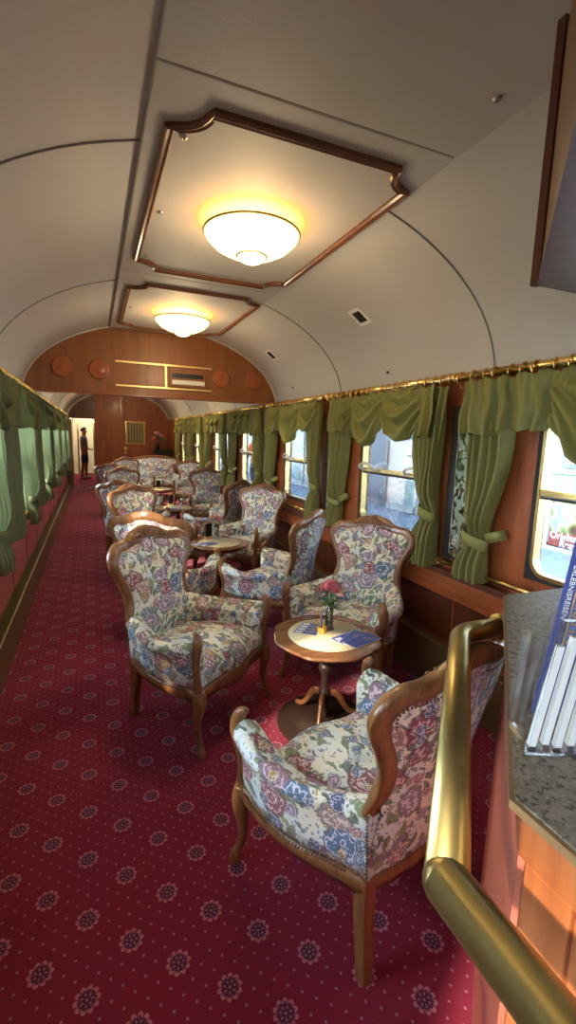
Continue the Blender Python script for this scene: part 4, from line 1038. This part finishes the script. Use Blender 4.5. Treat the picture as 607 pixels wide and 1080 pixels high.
# ================================================================ far sideboard with flowers
sb = thing('sideboard', 'black cabinet in the far corner by the last window', 'cabinet', (1.93, 13.9, 0))
MB().box((-.33, -.25, .06), (.18, .25, 1.12)).build('body', BLACKP, sb, .01); MB().box((-.35, -.27, 1.12), (.19, .26, 1.15)).build('top', BLACKP, sb, .004); MB().box((-.32, -.262, .10), (-.08, -.25, 1.08)).build('door', DARKW, sb); MB().box((-.07, -.262, .10), (.17, -.25, 1.08)).build('door', DARKW, sb)
for x in (-.29, .14): MB().box((x - .025, -.22, 0), (x + .025, -.17, .06)).build('leg', DARKW, sb)
fv = thing('flower_vase', 'dark vase of large pink flowers on the black corner cabinet', 'vase', (1.72, 13.85, 1.15))
MB().lathe([(0, 0), (.06, 0), (.08, .06), (.06, .15), (.04, .19), (.055, .22), (.04, .22), (0, .20)], n=20).build('pot', BLACKP, fv)
for (x, y, z, r, mt) in ((-.08, -.02, .32, .075, PINK), (.10, 0, .40, .07, PINK), (.0, .05, .47, .065, PEACH), (.18, 0, .30, .06, LEAF)): rose(fv, (x, y, z), r, mt, (x, y, .1), 'bloom')
m = MB()
for i in range(14):
    a = i * 2.4; L_ = .22
    m.grid(lambda u, v, a=a: (L_ * u * cos(a) - .03 * sin(pi * u) * (v - .5) * 2 * sin(a), L_ * u * sin(a) * .6, .22 + .012 * (a % 9) + .22 * u - .1 * u * u), 6, 2)
m.build('foliage', LEAF, fv)
fv.location.z = 1.15

# ================================================================ PEOPLE
SKIN = plain('skin', (.42, .24, .17), .55, 0, None, .08); HAIR = plain('dark_hair', (.03, .02, .015), .7)
SHIRT = plain('grey_blue_tshirt', (.26, .33, .42), .85); SHORTS = plain('navy_shorts', (.05, .11, .28), .85); SHOE = plain('white_shoes', (.75, .75, .73), .5)
REDT = plain('red_orange_top', (.75, .14, .04), .8); TROU = plain('dark_trousers', (.04, .045, .06), .85)
def skin_mesh(name, verts, edges, radii, mat, parent=None, root=0, sub=2):
    me = bpy.data.meshes.new(name); me.from_pydata(verts, edges, []); o = bpy.data.objects.new(name, me); COL.objects.link(o)
    sk = o.modifiers.new('skin', 'SKIN'); sk.use_smooth_shade = True
    ly = me.skin_vertices[0] if len(me.skin_vertices) else None
    if ly is None:
        bm = bmesh.new(); bm.from_mesh(me); bm.verts.layers.skin.verify(); bm.to_mesh(me); bm.free(); ly = me.skin_vertices[0]
    for i, r in enumerate(radii): ly.data[i].radius = r if isinstance(r, tuple) else (r, r)
    for i in range(len(verts)): ly.data[i].use_root = (i == root)
    ss = o.modifiers.new('sub', 'SUBSURF'); ss.levels = sub; ss.render_levels = sub
    me.materials.append(mat)
    if parent is not None: o.parent = parent
    return o
def person(lab, loc, rz, top, bottom, long_trousers=False):
    """faces -Y locally; standing, one forearm raised in front"""
    V_ = [(0, 0, .93), (0, .01, 1.05), (0, .015, 1.20), (0, .02, 1.36), (0, .015, 1.46), (0, 0, 1.53), (0, -.01, 1.60), (0, -.01, 1.68),    # 0-7 spine, neck, head
          (.10, 0, .90), (.11, -.02, .50), (.11, .01, .10), (.11, -.05, .035), (.11, -.13, .025),                                         # 8-12 left leg
          (-.10, 0, .90), (-.12, .03, .50), (-.12, .09, .10), (-.12, .04, .035), (-.12, -.04, .025),                                      # 13-17
          (.17, .02, 1.40), (.22, .04, 1.12), (.20, -.14, .99), (.19, -.20, .98),                                                          # 18-21 arm bent
          (-.17, .02, 1.40), (-.22, .05, 1.12), (-.20, -.16, 1.02), (-.19, -.22, 1.03)]
    E_ = [(0, 1), (1, 2), (2, 3), (3, 4), (4, 5), (5, 6), (6, 7), (0, 8), (8, 9), (9, 10), (10, 11), (11, 12), (0, 13), (13, 14), (14, 15), (15, 16), (16, 17), (3, 18), (18, 19), (19, 20), (20, 21), (3, 22), (22, 23), (23, 24), (24, 25)]
    R_ = [(.15, .11), (.14, .11), (.15, .12), (.16, .11), .065, .055, (.078, .092), (.07, .085), .085, .058, .036, .036, .028, .085, .058, .036, .036, .028, .055, .042, .028, .024, .055, .042, .028, .024]
    for sx, b in ((.19, 21), (-.19, 25)):      # five fingers each
        y, z = V_[b][1], V_[b][2]
        for i, (dx_, l1) in enumerate(((-.024, .055), (-.008, .065), (.008, .062), (.024, .05))):
            n0 = len(V_); V_ += [(sx + dx_, y - .04, z), (sx + dx_, y - .04 - l1 * .6, z - .006), (sx + dx_ * 1.1, y - .04 - l1, z - .025)]; E_ += [(b, n0), (n0, n0 + 1), (n0 + 1, n0 + 2)]; R_ += [.010, .009, .008]
        n0 = len(V_); sg = -1 if sx > 0 else 1; V_ += [(sx + sg * .035, y - .01, z + .005), (sx + sg * .045, y - .045, z + .005)]; E_ += [(b, n0), (n0, n0 + 1)]; R_ += [.011, .009]
    body = skin_mesh('person', V_, E_, R_, SKIN); tag(body, lab, 'person')
    # clothes
    skin_mesh('shirt', [(0, .0, .92), (0, .01, 1.05), (0, .015, 1.20), (0, .02, 1.36), (0, .015, 1.44), (.17, .02, 1.40), (.21, .035, 1.20), (-.17, .02, 1.40), (-.21, .04, 1.20)], [(0, 1), (1, 2), (2, 3), (3, 4), (3, 5), (5, 6), (3, 7), (7, 8)], [(.165, .125), (.16, .13), (.165, .135), (.17, .125), .075, .07, .06, .07, .06], top, body)
    zk = .12 if long_trousers else .50
    skin_mesh('trousers' if long_trousers else 'shorts', [(0, 0, .96), (0, 0, .90), (.10, 0, .84), (.11, -.015, zk), (-.10, 0, .84), (-.12, .02 if zk > .3 else .08, zk)], [(0, 1), (1, 2), (2, 3), (1, 4), (4, 5)], [(.16, .12), (.16, .12), .105, .085 if zk > .3 else .06, .105, .085 if zk > .3 else .06], bottom, body)
    m = MB()
    m.ball((0, .015, 1.66), .098, 16, (.86, 1.0, 1.08)); m.v = [v for v in m.v]; 
    hair = MB(); 
    hair.grid(lambda u, v: ((.088 * cos(2 * pi * u) * sin(v * 1.9), .012 + .102 * sin(2 * pi * u) * sin(v * 1.9) + (.012 if sin(2 * pi * u) < 0 else 0) * v, 1.655 + .105 * cos(v * 1.9) + (.05 * v if sin(2 * pi * u) < -.2 else 0))), 20, 10); hair.build('hair', HAIR, body)
    f = MB(); f.ball((0, -.108, 1.615), .014, 8, (.8, 1, 1.3)); f.ball((.082, .0, 1.62), .02, 8, (.4, .8, 1.3)); f.ball((-.082, .0, 1.62), .02, 8, (.4, .8, 1.3)); f.build('nose_and_ears', SKIN, body)
    e = MB(); e.ball((.03, -.092, 1.645), .010, 8); e.ball((-.03, -.092, 1.645), .010, 8); e.build('eyes', HAIR, body)
    MB().ball((0, -.096, 1.575), .018, 8, (1.2, .4, .35)).build('mouth', PEACH, body)
    for sx, yo in ((.11, -.06), (-.12, .03)):
        s_ = MB(); s_.ball((sx, yo, .038), .05, 12, (.9, 2.5, .76)); s_.build('shoe', SHOE, body)
    body.location = loc; body.rotation_euler = (0, 0, rz)
person('person in a grey-blue t-shirt and navy shorts standing sideways before the far bright door', (-.27, 17.6, 0), 1.35, SHIRT, SHORTS)
person('person in an orange-red top and dark trousers walking on the platform outside', (4.6, 13.5, -.05), -.6, REDT, TROU, True)

# ================================================================ OUTSIDE
PAVE = plain('blue_grey_paving', (.15, .21, .31), .8, 0, None, .25, 3); FACW = plain('pale_facade', (.44, .48, .52), .7, 0, None, .04, 2)
struct(MB().box((2.6, -8, -.16), (30, 40, -.10)), 'ground', PAVE)
struct(MB().box((-30, -8, -1.0), (-1.2, 40, -.9)), 'ground_left', plain('ballast', (.30, .29, .26), .9, 0, None, .3, 4))
fac = struct(MB().box((6.95, -6, -.10), (7.6, 40, 4.6)), 'wall_facade', FACW)
struct(MB().box((6.90, -6, -.10), (6.95, 40, .02)), 'trim_90', FACW)
struct(MB().box((3.6, -8, 5.2), (7.6, 40, 5.3)), 'ceiling_added_canopy', FACW)  # unseen canopy added over the platform to cut light on the facade
struct(MB().box((XL - .12, -2.8, 2.86), (XR + .14, 19.6, 3.2)), 'ceiling_added_roof', FACW)  # unseen outer roof, added to keep the sun off the paving
TEAL = plain('shop_glass', (.16, .29, .33), .12, 0, None, .15, 1); GREYB = plain('grey_door', (.13, .17, .23), .35, 0, None, .1, 2)
PHOTO = None
t_ = NT('food_photo'); o_ = t_.obj(); vv = t_.voro(o_, 5); PHOTO = t_.fin(t_.ramp(vv.outputs['Distance'], [(.1, (.02, .012, .01)), (.3, (.09, .04, .02)), (.45, (.09, .17, .05)), (.6, (.25, .23, .19)), (.8, (.13, .17, .18))]), .4)
po = thing('advertising_poster', 'food poster with white words on red-brown, on the pale wall outside', 'poster', (6.92, 4.42, 0))
MB().box((-.02, -.9, -.03), (0.02, .80, .76)).build('board', GREYM, po); MB().box((-.03, -.86, .22), (-.02, .76, .74)).build('photo', PHOTO, po)
BROWNR = plain('red_brown_print', (.20, .045, .03), .5); MB().box((-.03, -.86, -.01), (-.02, .76, .22)).build('text_band', BROWNR, po)
rotF = (pi / 2, 0, -pi / 2)
text('lettering', 'Original', .155, FACW, po, (-.032, .74, .115), rotF, .002, off=.005); text('lettering', 'Rezept', .155, FACW, po, (-.032, .56, -.005), rotF, .002, off=.005)
po2 = thing('shop_sign', 'pale blue framed notice with handwriting on the white wall outside, above the poster', 'sign', (6.92, 4.5, 1.1))
SKYB = plain('pale_blue_frame', (.10, .20, .30), .5)
MB().box((-.02, -.9, .16), (.02, .62, 1.0)).build('frame', SKYB, po2); MB().box((-.028, -.86, .22), (-.02, .55, .96)).build('notice', FACW, po2)
text('lettering', 'Dr', .22, BLACKP, po2, (-.032, .50, .32), rotF, .002); MB().ring((-.032, .30, .66), .12, .018, 'X', 20, 6, pi, 2 * pi).build('red_curve', BROWNR, po2)
po3 = thing('shop_window', 'light blue glazed panel between the notice and the poster outside', 'window', (6.92, 4.3, .8))
MB().box((-.02, -.9, 0), (.02, .98, .38)).build('panel', TEAL, po3); MB().sweep([(-.03, -.9, .0), (-.03, .98, .0), (-.03, .98, .38), (-.03, -.9, .38)], [(-.02, -.02), (.02, -.02), (.02, .02), (-.02, .02)], up=(1, 0, 0), closed=True, smooth=False).build('frame', FACW, po3)
# doors and glazing further along
def shopdoor(y0, y1, mt, i):
    d = struct(MB().box((6.90, y0, -.08), (6.95, y1, 2.3)), 'door_%d' % i, mt)
    m = MB()
    for y in (y0, y1, (y0 + y1) / 2): m.box((6.87, y - .04, -.08), (6.90, y + .04, 2.34))
    m.box((6.87, y0, 2.26), (6.90, y1, 2.36)); m.box((6.87, y0, .9), (6.90, y1, .96)); m.box((6.87, y0, -.08), (6.90, y1, .08)); m.build('door_frame', FACW if mt is TEAL else GREYM, d)
shopdoor(9.9, 11.6, GREYB, 3); shopdoor(8.2, 9.1, TEAL, 4); shopdoor(12.4, 14.6, TEAL, 5); shopdoor(15.0, 17.6, TEAL, 6); shopdoor(19, 23, TEAL, 7); shopdoor(-2, 1.5, TEAL, 8)
